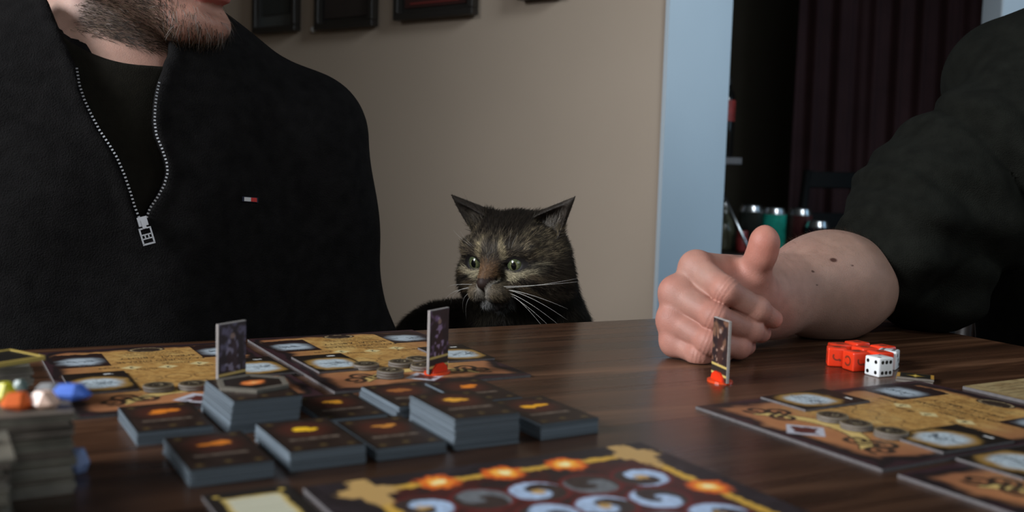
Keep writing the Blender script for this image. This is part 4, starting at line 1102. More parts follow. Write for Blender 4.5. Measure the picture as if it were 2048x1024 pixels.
# small woven flag patch
M['patch_red'] = mat('patch_red', (.55, .035, .03), .8, bump=.3, bscale=1500); M['patch_white'] = mat('patch_white', (.62, .62, .62), .8, bump=.3, bscale=1500); M['patch_navy'] = mat('patch_navy', (.01, .012, .03), .9)
pq = [hit(jraw, *p) + ffw * .0012 for p in ((487, 394), (500, 395), (512, 396), (512, 404), (500, 403), (487, 402))]
pn = np.cross(pq[2] - pq[0], pq[5] - pq[0]); pn /= np.linalg.norm(pn); pn = pn * np.sign(pn @ ffw)
def patch(nm, idx, m, g=0.0, off=0.0):
    c = sum(pq[i] for i in idx) / len(idx); lo_ = [c + (pq[i] - c) * (1 + g) + pn * off - LOC1 for i in idx]; up_ = [p + pn * .0007 for p in lo_]; n = len(idx)
    Fc = [list(range(n)), [2 * n - 1 - i for i in range(n)]] + [[i, (i + 1) % n, n + (i + 1) % n, n + i] for i in range(n)]
    return link(nm, mesh(nm, lo_ + up_, Fc), m, man1)
patch('logo_backing', (0, 2, 3, 5), M['patch_navy'], .25); a_ = patch('logo_white', (0, 1, 4, 5), M['patch_white'], 0, .0005); b_ = patch('logo_red', (1, 2, 3, 4), M['patch_red'], 0, .0005)
# beard and scalp hair
def beard1():
    def wgt(c):
        q = (c - H1) @ F1; x, y, z = q.T
        jz = -.070 + .10 * np.clip(.02 - x, 0, .2)
        m = sstep(.0, .014, jz - z) * sstep(-.030, -.008, x) * sstep(-.155, -.135, z) * (1 - sstep(.055, .075, x) * .75) 
        m = m * (z > -.128 + .25 * np.clip(.04 - x, 0, .1)) 
        lipm = (x > .075) & (np.abs(y) < .027) & (z > -.083); chinf = (x > .082) & (z > -.100) & (z < -.078) & (np.abs(y) < .024)
        return m * (~lipm) * np.where(chinf, .15, 1)
    R = sample_surface(V1, Q1, 9000, None, wgt); N_ = grad(body1, R)
    q = (R - H1) @ F1; dl = np.stack([1.0 - 1.0 * sstep(.045, .08, q[:, 0]), .0 * q[:, 0], .05 - 1.4 * sstep(.04, .08, q[:, 0])], 1)
    D = dl @ F1.T; t = rng.random((len(R), 1)); base = np.array([.040, .027, .018]); gold = np.array([.25, .18, .115]); grey = np.array([.36, .33, .30])
    t = t + .30 * sstep(.055, .075, q[:, :1]); C = np.where(t < .76, base, np.where(t < .97, gold, grey)) * rng.uniform(.6, 1.2, (len(R), 1))
    L_b = rng.uniform(.006, .013, len(R)) * (1 + .7 * sstep(.05, .09, q[:, 0]))
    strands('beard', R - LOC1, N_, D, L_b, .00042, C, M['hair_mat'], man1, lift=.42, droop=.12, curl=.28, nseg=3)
    hd = lambda c: (((c - H1) @ F1)[:, 2] > .035 - .35 * np.clip(.065 - ((c - H1) @ F1)[:, 0], -.1, .16) + .6 * np.clip(((c - H1) @ F1)[:, 0] - .06, 0, 1)).astype(float) * (((c - H1) @ F1)[:, 2] > -.06)
    R = sample_surface(V1, Q1, 9000, hd); N_ = grad(body1, R); D = np.tile(-F1[:, 0] - .3 * F1[:, 2], (len(R), 1))
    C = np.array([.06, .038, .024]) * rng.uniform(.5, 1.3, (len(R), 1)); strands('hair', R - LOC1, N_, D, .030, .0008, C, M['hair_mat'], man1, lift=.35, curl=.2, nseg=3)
beard1()
def seat_for(loc, ang, label):
    return chair('dining_chair', loc, ang, label, M['dark_wood'], seat_h=.438, w_=.42, back_h=.40)
p = m1(0, .02, 0); seat_for((p[0], p[1], 0), math.atan2(ffw[1], ffw[0]) + math.pi / 2, 'dark wooden chair under the man in the navy jacket')

# ================================================================== MAN ON THE RIGHT
# wrist / hand joints measured in the room
def K(px, py, Y): return W(px, py, Y)
EL = np.array([.354, 1.045, ZA + .047]); FM = np.array([.312, 1.000, ZA + .0495]); WR = K(1548, 590, .945)
palm_c = K(1465, 590, .90)
fing = dict(
    index=[(K(1392, 535, .872), .0128), (K(1452, 581, .838), .0108), (K(1515, 618, .848), .0096), (K(1546, 638, .862), .0082)],
    middle=[(K(1352, 586, .866), .0130), (K(1430, 634, .833), .0108), (K(1502, 660, .850), .0095), (K(1522, 666, .872), .0085)],
    ring=[(K(1346, 640, .862), .0122), (K(1418, 684, .832), .0103), (K(1478, 693, .848), .0092), (K(1492, 692, .872), .0084)],
    little=[(K(1350, 684, .860), .0112), (K(1398, 708, .838), .0092), (K(1442, 706, .850), .0082), (K(1458, 700, .868), .0076)])
thumb = [(K(1508, 590, .905), .0170), (K(1510, 548, .885), .0130), (K(1519, 516, .878), .0117), (K(1529, 484, .872), .0117)]
def hand2(P):
    # metacarpal block
    d = None
    for nm, rr in (('index', .016), ('middle', .0165), ('ring', .016), ('little', .0145)):
        e = rcone(P, fing[nm][0][0] + (palm_c - fing[nm][0][0]) * .03, WR + (fing[nm][0][0] - fing['middle'][0][0]) * .45 , rr * .93, .020)
        d = e if d is None else sdsm(d, e, .012)
    d = sdsm(d, rcone(P, WR, palm_c, .030, .024), .02)
    d = sdsm(d, rcone(P, palm_c, (fing['index'][1][0] + fing['ring'][1][0]) / 2 + np.array([.004, .028, 0]), .022, .016), .01)
    d = sdsm(d, rcone(P, WR + np.array([-.01, -.01, 0]), thumb[0][0], .026, .020), .02)
    fg = None
    for nm in fing:
        c = chain(P, fing[nm], .0035)
        # knuckle and joint swellings with fine creases
        for k in (1, 2):
            a, r = fing[nm][k]; c = sdsm(c, np.linalg.norm(P - a.astype(P.dtype), axis=1) - r * 1.06, .004)
        pj = fing[nm][1][0]; dr_ = fing[nm][2][0] - fing[nm][0][0]; dr_ = dr_ / np.linalg.norm(dr_); s = (P - pj.astype(P.dtype)) @ dr_.astype(P.dtype)
        near = np.linalg.norm(P - pj.astype(P.dtype), axis=1) < .02
        c = c + near * .00055 * (np.exp(-((s) / .0009) ** 2) + np.exp(-((s - .0032) / .0009) ** 2) + np.exp(-((s + .0032) / .0009) ** 2))
        fg = c if fg is None else sdsm(fg, c, .0014)
    for n1_, n2_ in (('index', 'middle'), ('middle', 'ring'), ('ring', 'little')):
        A0 = (fing[n1_][0][0] + fing[n2_][0][0]) / 2; A1 = (fing[n1_][1][0] + fing[n2_][1][0]) / 2
        d = sdsm(d, rcone(P, A0 + np.array([.004, .006, 0]), A0 * .35 + A1 * .65 + np.array([.002, .007, 0]), .0105, .0085), .004)
    d = sdsm(d, fg, .0045)
    for nm in ('index', 'middle', 'ring', 'little'):
        a, r = fing[nm][0]; d = sdsm(d, np.linalg.norm(P - a.astype(P.dtype), axis=1) - r * 1.04, .006)
    # webs between the knuckles : shallow valleys
    t = chain(P, thumb, .006)
    t = sdsm(t, ell(P, thumb[3][0] + np.array([0, 0, -.004]), (.0118, .0108, .0180)), .006)
    return sdsm(d, t, .010)
def arm2_skin(P):
    P = P.astype(np.float32)
    d = chain(P, [(WR, .0300), (FM + (WR - FM) * .45, .038), (FM, .0460), (EL, .0440)], .02)
    d = sdsm(d, ell(P, (.316, 1.008, ZA + .051), (.058, .048, .044)), .03)
    d = sdsm(d, hand2(P), .016)
    d = np.maximum(d, -(P[:, 2] - (ZA + .0008)))
    return d
SH = K(2085, 135, 1.10)             # shoulder joint
EL2 = np.array([.418, 1.080, ZA + .078])
TC = np.array([.722, 1.125, 0])       # spine line of the right man
f2 = np.array([-.35, -.937, 0]); f2 /= np.linalg.norm(f2); s2 = np.array([-f2[1], f2[0], 0])   # s2: from his spine towards his left?; used symmetrically
H2 = np.array([.715, 1.07, ZA + .52]); F2 = frame((-.85, -.5, -.1))
def torso2(P, e=0.0):
    q = np.stack([(P - np.asarray(TC, P.dtype)) @ s2.astype(P.dtype), (P - np.asarray(TC, P.dtype)) @ f2.astype(P.dtype), P[:, 2]], 1)
    d = ell(q, (0, 0, ZA + .13), (.20 + e, .125 + e, .26 + e))
    d = sdsm(d, ell(q, (0, .01, ZA - .10), (.18 + e, .135 + e, .22 + e)), .05)
    a = q.copy(); a[:, 0] = np.abs(a[:, 0])
    return sdsm(d, rcone(a, (.04, 0, ZA + .31), (.17, 0, ZA + .27), .06 + e, .062 + e), .05)
def t2(s, d, z): return TC + s2 * s + f2 * d + np.array([0, 0, z])
def legs2(P, e=0.0):
    d = None
    for s in (-1, 1):
        c = chain(P, [(t2(s * .09, 0, ZA - .225), .085 + e), (t2(s * .11, .38, ZA - .225), .062 + e), (t2(s * .11, .34, .10), .045 + e), (t2(s * .11, .41, .04), .04 + e)], .03)
        d = c if d is None else np.minimum(d, c)
    return d
# which shoulder is nearer the visible arm
_sd = 1 if (SH - TC) @ s2 > 0 else -1
def farm2(P, e=0.0):
    return chain(P, [(t2(-_sd * .20, 0, ZA + .27), .06 + e), (t2(-_sd * .25, .02, ZA - .02), .052 + e), (t2(-_sd * .16, .20, ZA - .12), .04 + e), (t2(-_sd * .07, .28, ZA - .13), .033 + e)], .03)
def body2(P):
    P = P.astype(np.float32)
    d = head_sdf(P, H2, F2)
    d = sdsm(d, rcone(P, H2 + F2 @ np.array([-.03, 0, -.05]), t2(0, 0, ZA + .30), .058, .064), .022)
    d = sdsm(d, torso2(P, -.02), .03)
    d = sdsm(d, chain(P, [(SH + np.array([.03, .03, -.02]), .058), (EL2 + np.array([.01, .012, 0]), .040)], .02), .03)
    d = sdsm(d, farm2(P, -.014), .03)
    return sdsm(d, legs2(P, -.012), .03)
LOC2 = TC.copy(); LOC2[2] = .44
Vb, Qb = surfnet(body2, (.30, .55, .0), (1.1, 1.5, ZA + .68), .005)
Va, Qa = surfnet(arm2_skin, (.10, .78, ZA - .005), (.46, 1.13, ZA + .13), .00105)
def ks(v):
    C = skin_cols(v, (.39, .222, .172), 8, .03)
    pink = np.zeros(len(v))
    for nm in fing:
        for k in (0, 1, 2):
            pink = np.maximum(pink, np.exp(-(np.linalg.norm(v - fing[nm][k][0], axis=1) / (.015 if k == 0 else .012)) ** 2) * (.8 if k < 2 else .5))
        pink = np.maximum(pink, np.exp(-(np.linalg.norm(v - fing[nm][3][0], axis=1) / .011) ** 2) * .7)
    pink = np.maximum(pink, np.exp(-(np.linalg.norm(v - thumb[3][0], axis=1) / .022) ** 2) * .9); pink = np.maximum(pink, np.exp(-(np.linalg.norm(v - K(1470, 545, .88), axis=1) / .02) ** 2) * .5)
    C = mixc(C, (.47, .165, .115), pink)
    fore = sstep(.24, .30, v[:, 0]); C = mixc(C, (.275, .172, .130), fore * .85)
    for (px, py, r) in ((1667, 520, .0022), (1626, 543, .0012), (1705, 531, .0008), (1634, 570, .0008)):
        h_ = hit(arm2_skin, px, py); C = mixc(C, (.06, .02, .012), 1 - sstep(r * .7, r * 1.3, np.linalg.norm((v - h_) * np.array([.6, .6, 1.1]), axis=1)))
    return C
C2b, _ = head_cols(Vb, H2, F2, skin_cols(Vb, (.47, .29, .225), 3, .02)); 
man2 = empty('person', tuple(LOC2), 'person in a dark green-black shirt at the right, forearm and fist resting on the table', 'person')
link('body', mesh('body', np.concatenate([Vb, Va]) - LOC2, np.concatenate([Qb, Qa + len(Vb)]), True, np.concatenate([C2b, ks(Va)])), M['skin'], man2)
head_parts(man2, H2, F2, (.12, .08, .05), None)
# shirt with rolled sleeve
def sleeve2(P):
    ax_ = EL2 - SH; La = np.linalg.norm(ax_); ax_ = ax_ / La
    s = (P - SH.astype(P.dtype)) @ ax_.astype(P.dtype)
    n1 = 1.6 * np.abs(np.sin(s * 33 + 2.6 * np.sin(P[:, 0] * 19 + P[:, 2] * 6) + 9 * P[:, 1])) - .8; n2 = np.sin(s * 120 + P[:, 0] * 55 - P[:, 2] * 40)
    d = chain(P, [(SH + np.array([.03, .03, -.02]), .082), (SH * .55 + EL2 * .45 + np.array([.012, 0, -.012]), .070), (EL2 + (SH - EL2) * .14 + np.array([.008, 0, 0]), .074), (K(1792, 490, 1.034).astype(P.dtype), .055)], .04)
    d = sdsm(d, ell(P, (.428, 1.075, ZA + .050), (.062, .062, .056)), .02)
    d = d - .0105 * n1 * sstep(.02, .14, s) - .003 * n2 * sstep(.10, .24, s)
    qx = (P - SH.astype(P.dtype)); rr_ = qx @ np.array([-.7, -.2, .68], dtype=P.dtype)
    for k_, (sf, am, wd_, ti) in enumerate(((.52, .012, .020, .25), (.70, .014, .017, -.2), (.83, .013, .013, .15), (.93, .011, .010, -.1), (.38, .008, .018, -.3))):
        d = d - am * np.exp(-(((s - sf * La) + ti * (rr_ - .05)) / wd_) ** 2) * sstep(-.03, .06, rr_)
    # turned-up cuff edge
    cn = np.array([-.66, -.50, -.30]); cn /= np.linalg.norm(cn); c = K(1768, 505, 1.030) + cn * .006
    q = P - c.astype(P.dtype); h_ = q @ cn.astype(P.dtype); rq = np.linalg.norm(q - h_[:, None] * cn.astype(P.dtype), axis=1)
    d = sdsm(d, np.hypot(h_ * .9, rq - .046) - .0085, .006)
    return np.maximum(d, -(P[:, 2] - (ZA + .0012)))
def shirt2(P):
    P = P.astype(np.float32)
    tz = P[:, 2]; q0 = (P - TC.astype(P.dtype)) @ s2.astype(P.dtype)
    t = torso2(P, .012) - .004 * np.sin(q0 * 50 + 2 * np.sin(tz * 12)) * sstep(ZA + .3, ZA + .05, tz)
    d = sdsm(t, sleeve2(P), .025)
    d = sdsm(d, farm2(P, .008), .03)
    neck = rcone(P, H2 + F2 @ np.array([-.03, 0, -.05]), t2(0, 0.0, ZA + .30), .066, .072)
    d = np.maximum(d, -neck)
    return np.maximum(d, -(tz - (ZA - .24)))
V2s, Q2s = surfnet(shirt2, (.26, .70, ZA - .26), (1.08, 1.5, ZA + .42), .0042)
# keep the shirt clear of the table top: arm part rests on it
sh2 = link('shirt', mesh('shirt', V2s - LOC2, Q2s, True), M['shirt_green'], man2)
cloth('trousers', lambda P: sdsm(legs2(P.astype(np.float32), .004), torso2(P.astype(np.float32), -.004) + 10 * np.clip(P[:, 2] - (ZA - .22), 0, 1), .02), (.1, .55, .05), (1.05, 1.5, ZA - .06), .008, M['trousers'], man2, LOC2)
for s in (-1, 1):
    p = t2(s * .11, .40, 0)
    def shoe(P, p=p): 
        P = P.astype(np.float32); d = sdsm(rcone(P, p + np.array([0, 0, .045]) - f2 * .05, p + np.array([0, 0, .035]) + f2 * .14, .045, .035), rcone(P, p + np.array([0, 0, .10]) - f2 * .06, p + np.array([0, 0, .05]) - f2 * .05, .045, .045), .02)
        return np.maximum(d, -P[:, 2] + .002)
    cloth('shoe', shoe, p + np.array([-.26, -.26, -.0]), p + np.array([.26, .26, .17]), .008, M['black_frame'], man2, LOC2)
# forearm hair and scalp hair
def hair2():
    kp = lambda c: ((c[:, 0] > .235) & (c[:, 0] < .40) & (c[:, 2] > ZA + .03)).astype(float)
    wg = lambda c: .15 + sstep(ZA + .06, ZA + .10, c[:, 2])
    R = sample_surface(Va, Qa, 2600, kp, wg); N_ = grad(arm2_skin, R); D = np.tile(np.array([-.75, -.3, .35]), (len(R), 1))
    C = np.array([.16, .095, .055]) * rng.uniform(.6, 1.4, (len(R), 1)); strands('arm_hair', R - LOC2, N_, D, rng.uniform(.005, .011, len(R)), .00016, C, M['hair_mat'], man2, lift=.35, curl=.35, nseg=2)
    hd = lambda c: (((c - H2) @ F2)[:, 2] > .035 - .35 * np.clip(.065 - ((c - H2) @ F2)[:, 0], -.1, .16) + .6 * np.clip(((c - H2) @ F2)[:, 0] - .06, 0, 1)).astype(float)
    R = sample_surface(Vb, Qb, 7000, hd); N_ = grad(body2, R); D = np.tile(-F2[:, 0] - .3 * F2[:, 2], (len(R), 1))
    C = np.array([.03, .02, .014]) * rng.uniform(.5, 1.3, (len(R), 1)); strands('hair', R - LOC2, N_, D, .028, .0009, C, M['hair_mat'], man2, lift=.35, curl=.2, nseg=3)
hair2()
seat_for((TC[0], TC[1], 0), math.atan2(f2[1], f2[0]) + math.pi / 2, 'dark wooden chair under the person in the green-black shirt')

# ================================================================== CAT
CH = W(1026, 518, 1.13); FC = frame((-.50, -.86, -.13))
FC = FC @ np.array(Matrix.Rotation(math.radians(1.5), 3, 'X'))
def cw(x, y, z): return CH + FC @ np.array([x, y, z])      # x forward, y cat's left (image right), z up
BC = np.array([CH[0] + .014, CH[1] + .045, CH[2]])
def cat_local(P): return ((P - CH.astype(P.dtype)) @ FC.astype(P.dtype)).astype(np.float32)
EYEC = (.0395, .0245, .0035)
def cat_head(P):
    q = cat_local(P); a = q.copy(); a[:, 1] = np.abs(a[:, 1])
    d = ell(a, (-.006, 0, .010), (.050, .0515, .041))
    d = sdsm(d, ell(a, (.008, .031, -.014), (.034, .027, .027)), .018)           # cheeks
    d = sdsm(d, ell(a, (-.004, .040, -.030), (.030, .024, .024)), .02)           # ruff
    d = sdsm(d, rcone(a, (.034, 0, .016), (.062, 0, -.013), .0125, .0078), .012)  # bridge
    d = sdsm(d, ell(a, (.052, .0105, -.0255), (.0165, .0125, .0115)), .006)      # whisker pads
    d = sdsm(d, ell(a, (.047, 0, -.037), (.015, .0125, .0085)), .005)            # chin
    d = sdsm(d, ell(a, (.0650, 0, -.0145), (.0038, .0058, .0036)), .003)         # nose leather
    d = sdsm(d, rcone(a, (.036, .012, .022), (.030, .036, .018), .009, .009), .010)   # brow
    d = sdsub(d, ell(a, (.0685, 0, -.030), (.010, .0008, .010)), .0015)
    # almond eye openings
    R = np.array(Matrix.Rotation(math.radians(-24), 3, 'X')) @ np.array(Matrix.Rotation(math.radians(18), 3, 'Z'))
    R = np.array(Matrix.Rotation(math.radians(28), 3, 'Z')) @ np.array(Matrix.Rotation(math.radians(10), 3, 'X'))
    op = np.maximum(ell(a, (.0475, .0252, .0022), (.0130, .0116, .0066), R), a[:, 2] - (.0053 + .14 * (a[:, 1] - .025)))
    d = sdsub(d, op, .0014)
    # ears
    eb = np.array([-.008, .033, .030]); et = np.array([-.004, .0775, .0690])
    ear = rcone(a, eb, et, .0235, .0012); inn = rcone(a, eb + [.0120, .004, -.002], et + [.0078, -.001, -.003], .0215, .0006)
    ear = np.maximum(ear, a[:, 0] - .010)
    ear = np.maximum(ear, -(a[:, 0] + .022))
    ear = sdsub(ear, inn, .0012)
    d = sdsm(d, ear, .006)
    return d
def cat_body(P):
    P = P.astype(np.float32); d = cat_head(P)
    ch_ = CH
    nb = rcone(P, cw(-.020, .004, -.010), ch_ + np.array([.022, .055, -.095]), .050, .070)
    d = sdsm(d, nb, .022)
    b = rcone(P, ch_ + np.array([.024, .065, -.115]), ch_ + np.array([-.078, .150, -.148]), .068, .078)
    b = sdsm(b, ell(P, ch_ + np.array([.02, .055, -.16]), (.072, .07, .12)), .03)
    b = sdsm(b, ell(P, ch_ + np.array([-.040, .135, -.218]), (.090, .090, .085)), .04)
    d = sdsm(d, b, .025)
    zb = ch_[2] - .305
    for s, y in ((-1, 0), (1, 0)):
        lx = np.array([.01 + .035 * s, -.005, 0]); 
        leg = chain(P, [(ch_ + lx + np.array([.01, .03, -.15]), .034), (ch_ + lx + np.array([.004, .0, -.21]), .021), (np.array([*(ch_ + lx)[:2], zb + .03]), .015), (np.array([*(ch_ + lx)[:2], zb + .014]) + np.array([-.010, -.020, 0]), .0155)], .012)
        d = sdsm(d, leg, .012)
        hb = ch_ + np.array([-.035 + s * .052, .10 - s * .02, 0]); foot = rcone(P, np.array([hb[0], hb[1], zb + .018]), np.array([hb[0] + .02, hb[1] - .065, zb + .015]), .019, .016)
        d = sdsm(d, foot, .012)
    tail = chain(P, [(ch_ + np.array([-.08, .20, -.27]), .02), (ch_ + np.array([-.135, .15, -.285]), .016), (ch_ + np.array([-.11, .07, -.289]), .014), (ch_ + np.array([-.05, .02, -.291]), .012)], .01)
    return sdsm(d, tail, .012)
def tabby(V):
    q = (V - CH) @ FC; x, y, z = q.T; ay = np.abs(y)
    n = vnoise(V[:, 0] * 1 + V[:, 1] * .5 + 9, V[:, 2] + 9, .006, 3); n2 = vnoise(V[:, 0] + 9, V[:, 2] + V[:, 1] * .4 + 9, .0022, 5); n3 = vnoise(V[:, 0] + 9, V[:, 2] + 9, .016, 8)
    C = np.zeros((len(V), 3)) + np.array([.046, .035, .024])
    C *= (.65 + .7 * n2[:, None])
    dark = np.array([.014, .010, .007])
    head = (x > -.07) & (z > -.06) & (ay < .08)
    # forehead stripes, running up and back, M shape
    st = np.cos(y * 560 + 1.2 * np.sin(z * 90) + (n - .5) * 2.0)
    fore = sstep(.016, .024, z) * sstep(.036, .028, ay) * (1 - sstep(.060, .080, ay))
    C = mixc(C, dark, sstep(.05, .5, st) * fore * .92)
    C = mixc(C, (.15, .12, .078), sstep(.35, .8, -st) * (n2 > .4) * fore * sstep(.046, .026, z) * .85)
    C = mixc(C, dark * 1.1, sstep(.026, .042, z + (n - .5) * .012) * .85)                # dark crown
    # agouti flecks over the temples
    C = mixc(C, (.21, .165, .10), ((n2 > .60).astype(float)) * sstep(.026, .036, ay) * sstep(.0, .010, z) * sstep(.052, .040, z) * .9)
    # pale patches round the eyes
    ex, ez = .0245, .0035
    de = np.hypot((ay - ex) / .0175, (z - ez) / .0115)
    front = x > .02
    low = (1 - sstep(1.05, 1.5, np.hypot((ay - ex - .003 - .35 * (z - ez + .0095)) / .018, (z - ez + .0100 - .22 * (ay - ex)) / .0050))) * front
    upm = (1 - sstep(.7, 1.3, np.hypot((ay - .0150 + .25 * (z - .012)) / .0034, (z - ez - .0125) / .0130))) * (.5 + n2) * front
    C = mixc(C, (.46, .40, .26), np.clip(low, 0, 1) * .95); C = mixc(C, (.36, .29, .17), np.clip(upm, 0, 1) * .8)
    # cheek stripes
    ck = np.cos(z * 300 + ay * 120 + (n - .5) * 2.5)
    cm = sstep(.024, .032, ay) * sstep(.0, -.012, z) * head
    C = mixc(C, dark, sstep(.0, .55, ck) * cm * .9)
    C = mixc(C, (.12, .085, .048), sstep(.2, .9, -ck) * cm * sstep(.058, .045, ay) * .75)
    # line from the outer eye corner
    C = mixc(C, dark * .8, (1 - sstep(.0022, .0045, np.abs(z - ez + .002 + .25 * (ay - .036)))) * (ay > .034) * (ay < .060) * front * .9)
    # nose bridge, tear lines, muzzle
    br = (1 - sstep(.0085, .012, ay)) * sstep(.014, .0, z) * sstep(-.015, -.008, z) * (x > .03)
    C = mixc(C, (.045, .034, .022), (1 - sstep(.007, .011, ay)) * (x > .03) * sstep(-.002, .006, z) * sstep(.03, .02, z) * .7); C = mixc(C, (.17, .090, .042), br * .95)
    C = mixc(C, dark, (1 - sstep(.0018, .0040, np.abs(ay - .0125 - .12 * (z + .004)))) * (z < .002) * (z > -.020) * (x > .035) * .95)
    mz = (x > .040) & (z < -.015)
    pads = np.where(mz, 1.0, 0) * sstep(.026, .018, ay)
    C = mixc(C, (.20, .155, .10) , pads * .85 * (.5 + .7 * n2))
    dots = (np.cos(ay * 1500 - .5) > .35) & (np.cos(z * 1150 + .6) > .2) & (ay > .008); C = mixc(C, dark * 1.3, pads * dots * .7)
    C = mixc(C, (.30, .28, .25), pads * (1 - sstep(.0030, .0075, ay - .35 * np.clip(-.016 - z, 0, 1))) * .5)
    C = mixc(C, (.24, .245, .24), sstep(-.031, -.035, z) * sstep(.020, .012, ay) * (x > .028) * .85)
    C = mixc(C, (.025, .018, .014), (1 - sstep(.0008, .0018, np.abs(z + .0315 + .12 * ay))) * (x > .045) * (ay < .014) * .9)
    C = mixc(C, (.42, .38, .32), ((x > .050) & (z < -.010) & (z > -.030) & (ay - .0095 * np.clip((z + .0235) / .014, 0, 1) > 0) & (ay - .0095 * np.clip((z + .0235) / .014, 0, 1) < .0040)).astype(float) * .8)
    C = mixc(C, (.040, .021, .015), ((x > .050) & (ay < .0095 * np.clip((z + .0235) / .014, 0, 1)) & (z > -.0235) & (z < -.0075)).astype(float))
    # eye rims
    d2 = np.hypot((ay - .0262) / .0150, (z - .0035) / .0094)
    C = mixc(C, (.010, .007, .006), (1 - sstep(.85, 1.0, d2)) * (x > .02))
    # ears : dark backs, greyish inside
    er_ = (ay > .036) & (z > .036)
    C[er_] = np.array([.040, .031, .024]) * (.7 + .6 * n2[er_][:, None])
    inside = er_ & (x > -.012) & (ay - .033 - (z - .030) > -.003)
    C[inside] = np.array([.050, .039, .030]) * (.7 + .6 * n2[inside][:, None])
    # body : broad dark bands
    body = ~head
    bs = np.cos(V[:, 0] * 110 + V[:, 2] * 60 + (n3 - .5) * 4)
    C[body] = mixc(np.array([.026, .021, .014]) * (.6 + .8 * n2[body][:, None]), dark * .7, sstep(-.2, .5, bs[body]) * .9)
    bb_ = head & (z < -.040); C = mixc(C, (.020, .018, .012), bb_ * (1 - sstep(.018, .012, ay) * (x > .028)) * .85)
    back = sstep(.0, -.035, x) * head; C = mixc(C, dark, back * .75)
    return C
STZ = CH[2] - .305
LOCC = np.array([CH[0] - .01, CH[1] + .07, STZ])
VC, QC = surfnet(cat_body, CH + np.array([-.27, -.11, -.31]), CH + np.array([.16, .26, .10]), .0014)
cat = empty('cat', tuple(LOCC), 'brown tabby cat with green eyes sitting behind the far edge of the table', 'cat')
link('body', mesh('body', VC - LOCC, QC, True, tabby(VC) * .55), M['fur'], cat)
# eyes
for s in (-1, 1):
    p = np.array([.0328, s * .0242, .0022]); R_ = .0108; n = 48; V = []; C = []
    look = np.array([.93, -.36, -.03]) ; look /= np.linalg.norm(look)
    look = np.array([.955, s * .10 + .08, -.03]); look /= np.linalg.norm(look)
    lf = frame(look)
    for i in range(n + 1):
        th = math.pi * i / n
        for k in range(n):
            ph = 2 * math.pi * k / n; v = np.array([math.cos(th), math.sin(th) * math.cos(ph), math.sin(th) * math.sin(ph)])
            yy, zz = v[1] * R_, v[2] * R_
            pup = (yy / .0030) ** 2 + (zz / .0046) ** 2 < 1 and v[0] > 0
            ring = th > .86
            g = .82 + .3 * math.sin(ph * 17) * .5 + .1 * math.sin(ph * 41)
            c_ = (.004, .004, .004) if pup else ((.012, .014, .008) if ring else (.075 * g, .092 * g, .045 * g) if th > .50 else (.135 * g, .145 * g, .065 * g))
            C.append(c_); V.append(cw(*(p + lf @ (v * R_))) - LOCC)
    Fc = [[i * n + k, (i + 1) * n + k, (i + 1) * n + (k + 1) % n, i * n + (k + 1) % n] for i in range(n) for k in range(n)]
    link('eye', mesh('eye', V, Fc, True, C), M['eye_col'], cat)
# fur
def cat_fur():
    def mask(c):
        q = (c - CH) @ FC; x, y, z = q.T; ay = np.abs(y)
        eye_ = (np.hypot((ay - .0262) / .0128, (z - .0035) / .0078) < 1.0) & (x > .02)
        nose = (x > .0645) & (ay < .0072) & (z > -.020) & (z < -.008)
        return (~(eye_ | nose)).astype(float)
    def wgt(c):
        q = (c - CH) @ FC; x, y, z = q.T
        h_ = (z > -.055) & (np.abs(y) < .08) & (x > -.06)
        return np.where(h_, np.where(x > .0, 4.0, 2.0), np.where(c[:, 2] > ZT - .05, 1.1, .12))
    n = 110000
    R = sample_surface(VC, QC, n, mask, wgt); N_ = grad(cat_body, R)
    q = (R - CH) @ FC; x, y, z = q.T; ay = np.abs(y)
    src = np.array([.070, 0, -.004]); D = q - src; D[:, 0] *= .9
    D = D / (np.linalg.norm(D, axis=1, keepdims=True) + 1e-6); body = (x < -.045) | (z < -.055)
    D[body] = D[body] * .3 + np.array([-.2, 0, -1.0])
    earm = (ay > .034) & (z > .036); D[earm] = np.stack([0 * y[earm] - .1, np.sign(y[earm]) * .7, .7 + 0 * y[earm]], 1)
    ruff = (ay > .045) & (z < .0) & ~body; D[ruff] += np.stack([0 * y[ruff] - .2, np.sign(y[ruff]) * .2, -.5 + 0 * y[ruff]], 1)
    Dw = D @ FC.T
    dist = np.linalg.norm(q - src, axis=1)
    L_f = np.clip(.0024 + dist * .11, .0024, .0100); L_f[earm] = .0038; L_f[body] = .012; L_f[ruff] = .011
    C = tabby(R); C = C * rng.uniform(.3, 1.6, (n, 1)); tip = (rng.random((n, 1)) < .20) & ((ay < .058) & (z < .036) & (z > -.028) & (x > .0))[:, None]
    C = np.where(tip, C * 1.5 + np.array([.075, .060, .040]), C)
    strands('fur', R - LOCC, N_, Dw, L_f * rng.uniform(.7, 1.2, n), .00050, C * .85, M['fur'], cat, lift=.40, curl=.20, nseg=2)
    # long pale hairs inside the ears
    R = []; Dd = []
    for s in (-1, 1):
        for k in range(260):
            u = rng.random(); v = rng.uniform(-1, 1)
            R.append(cw(-.006, s * (.030 + u * .028 + v * .004 + .004), .026 + u * .030 - v * .006)); Dd.append(FC @ np.array([.25, s * (.55 + .3 * rng.normal()), .75 + .2 * rng.normal()]))
    R = np.array(R); Dd = np.array(Dd); N_ = np.tile(FC[:, 0], (len(R), 1))
    strands('ear_hair', R - LOCC, N_, Dd, rng.uniform(.008, .018, len(R)), .00022, np.array([.10, .078, .052]) * rng.uniform(.5, 1.2, (len(R), 1)), M['hair_mat'], cat, lift=.35, curl=.2, nseg=3)
cat_fur()
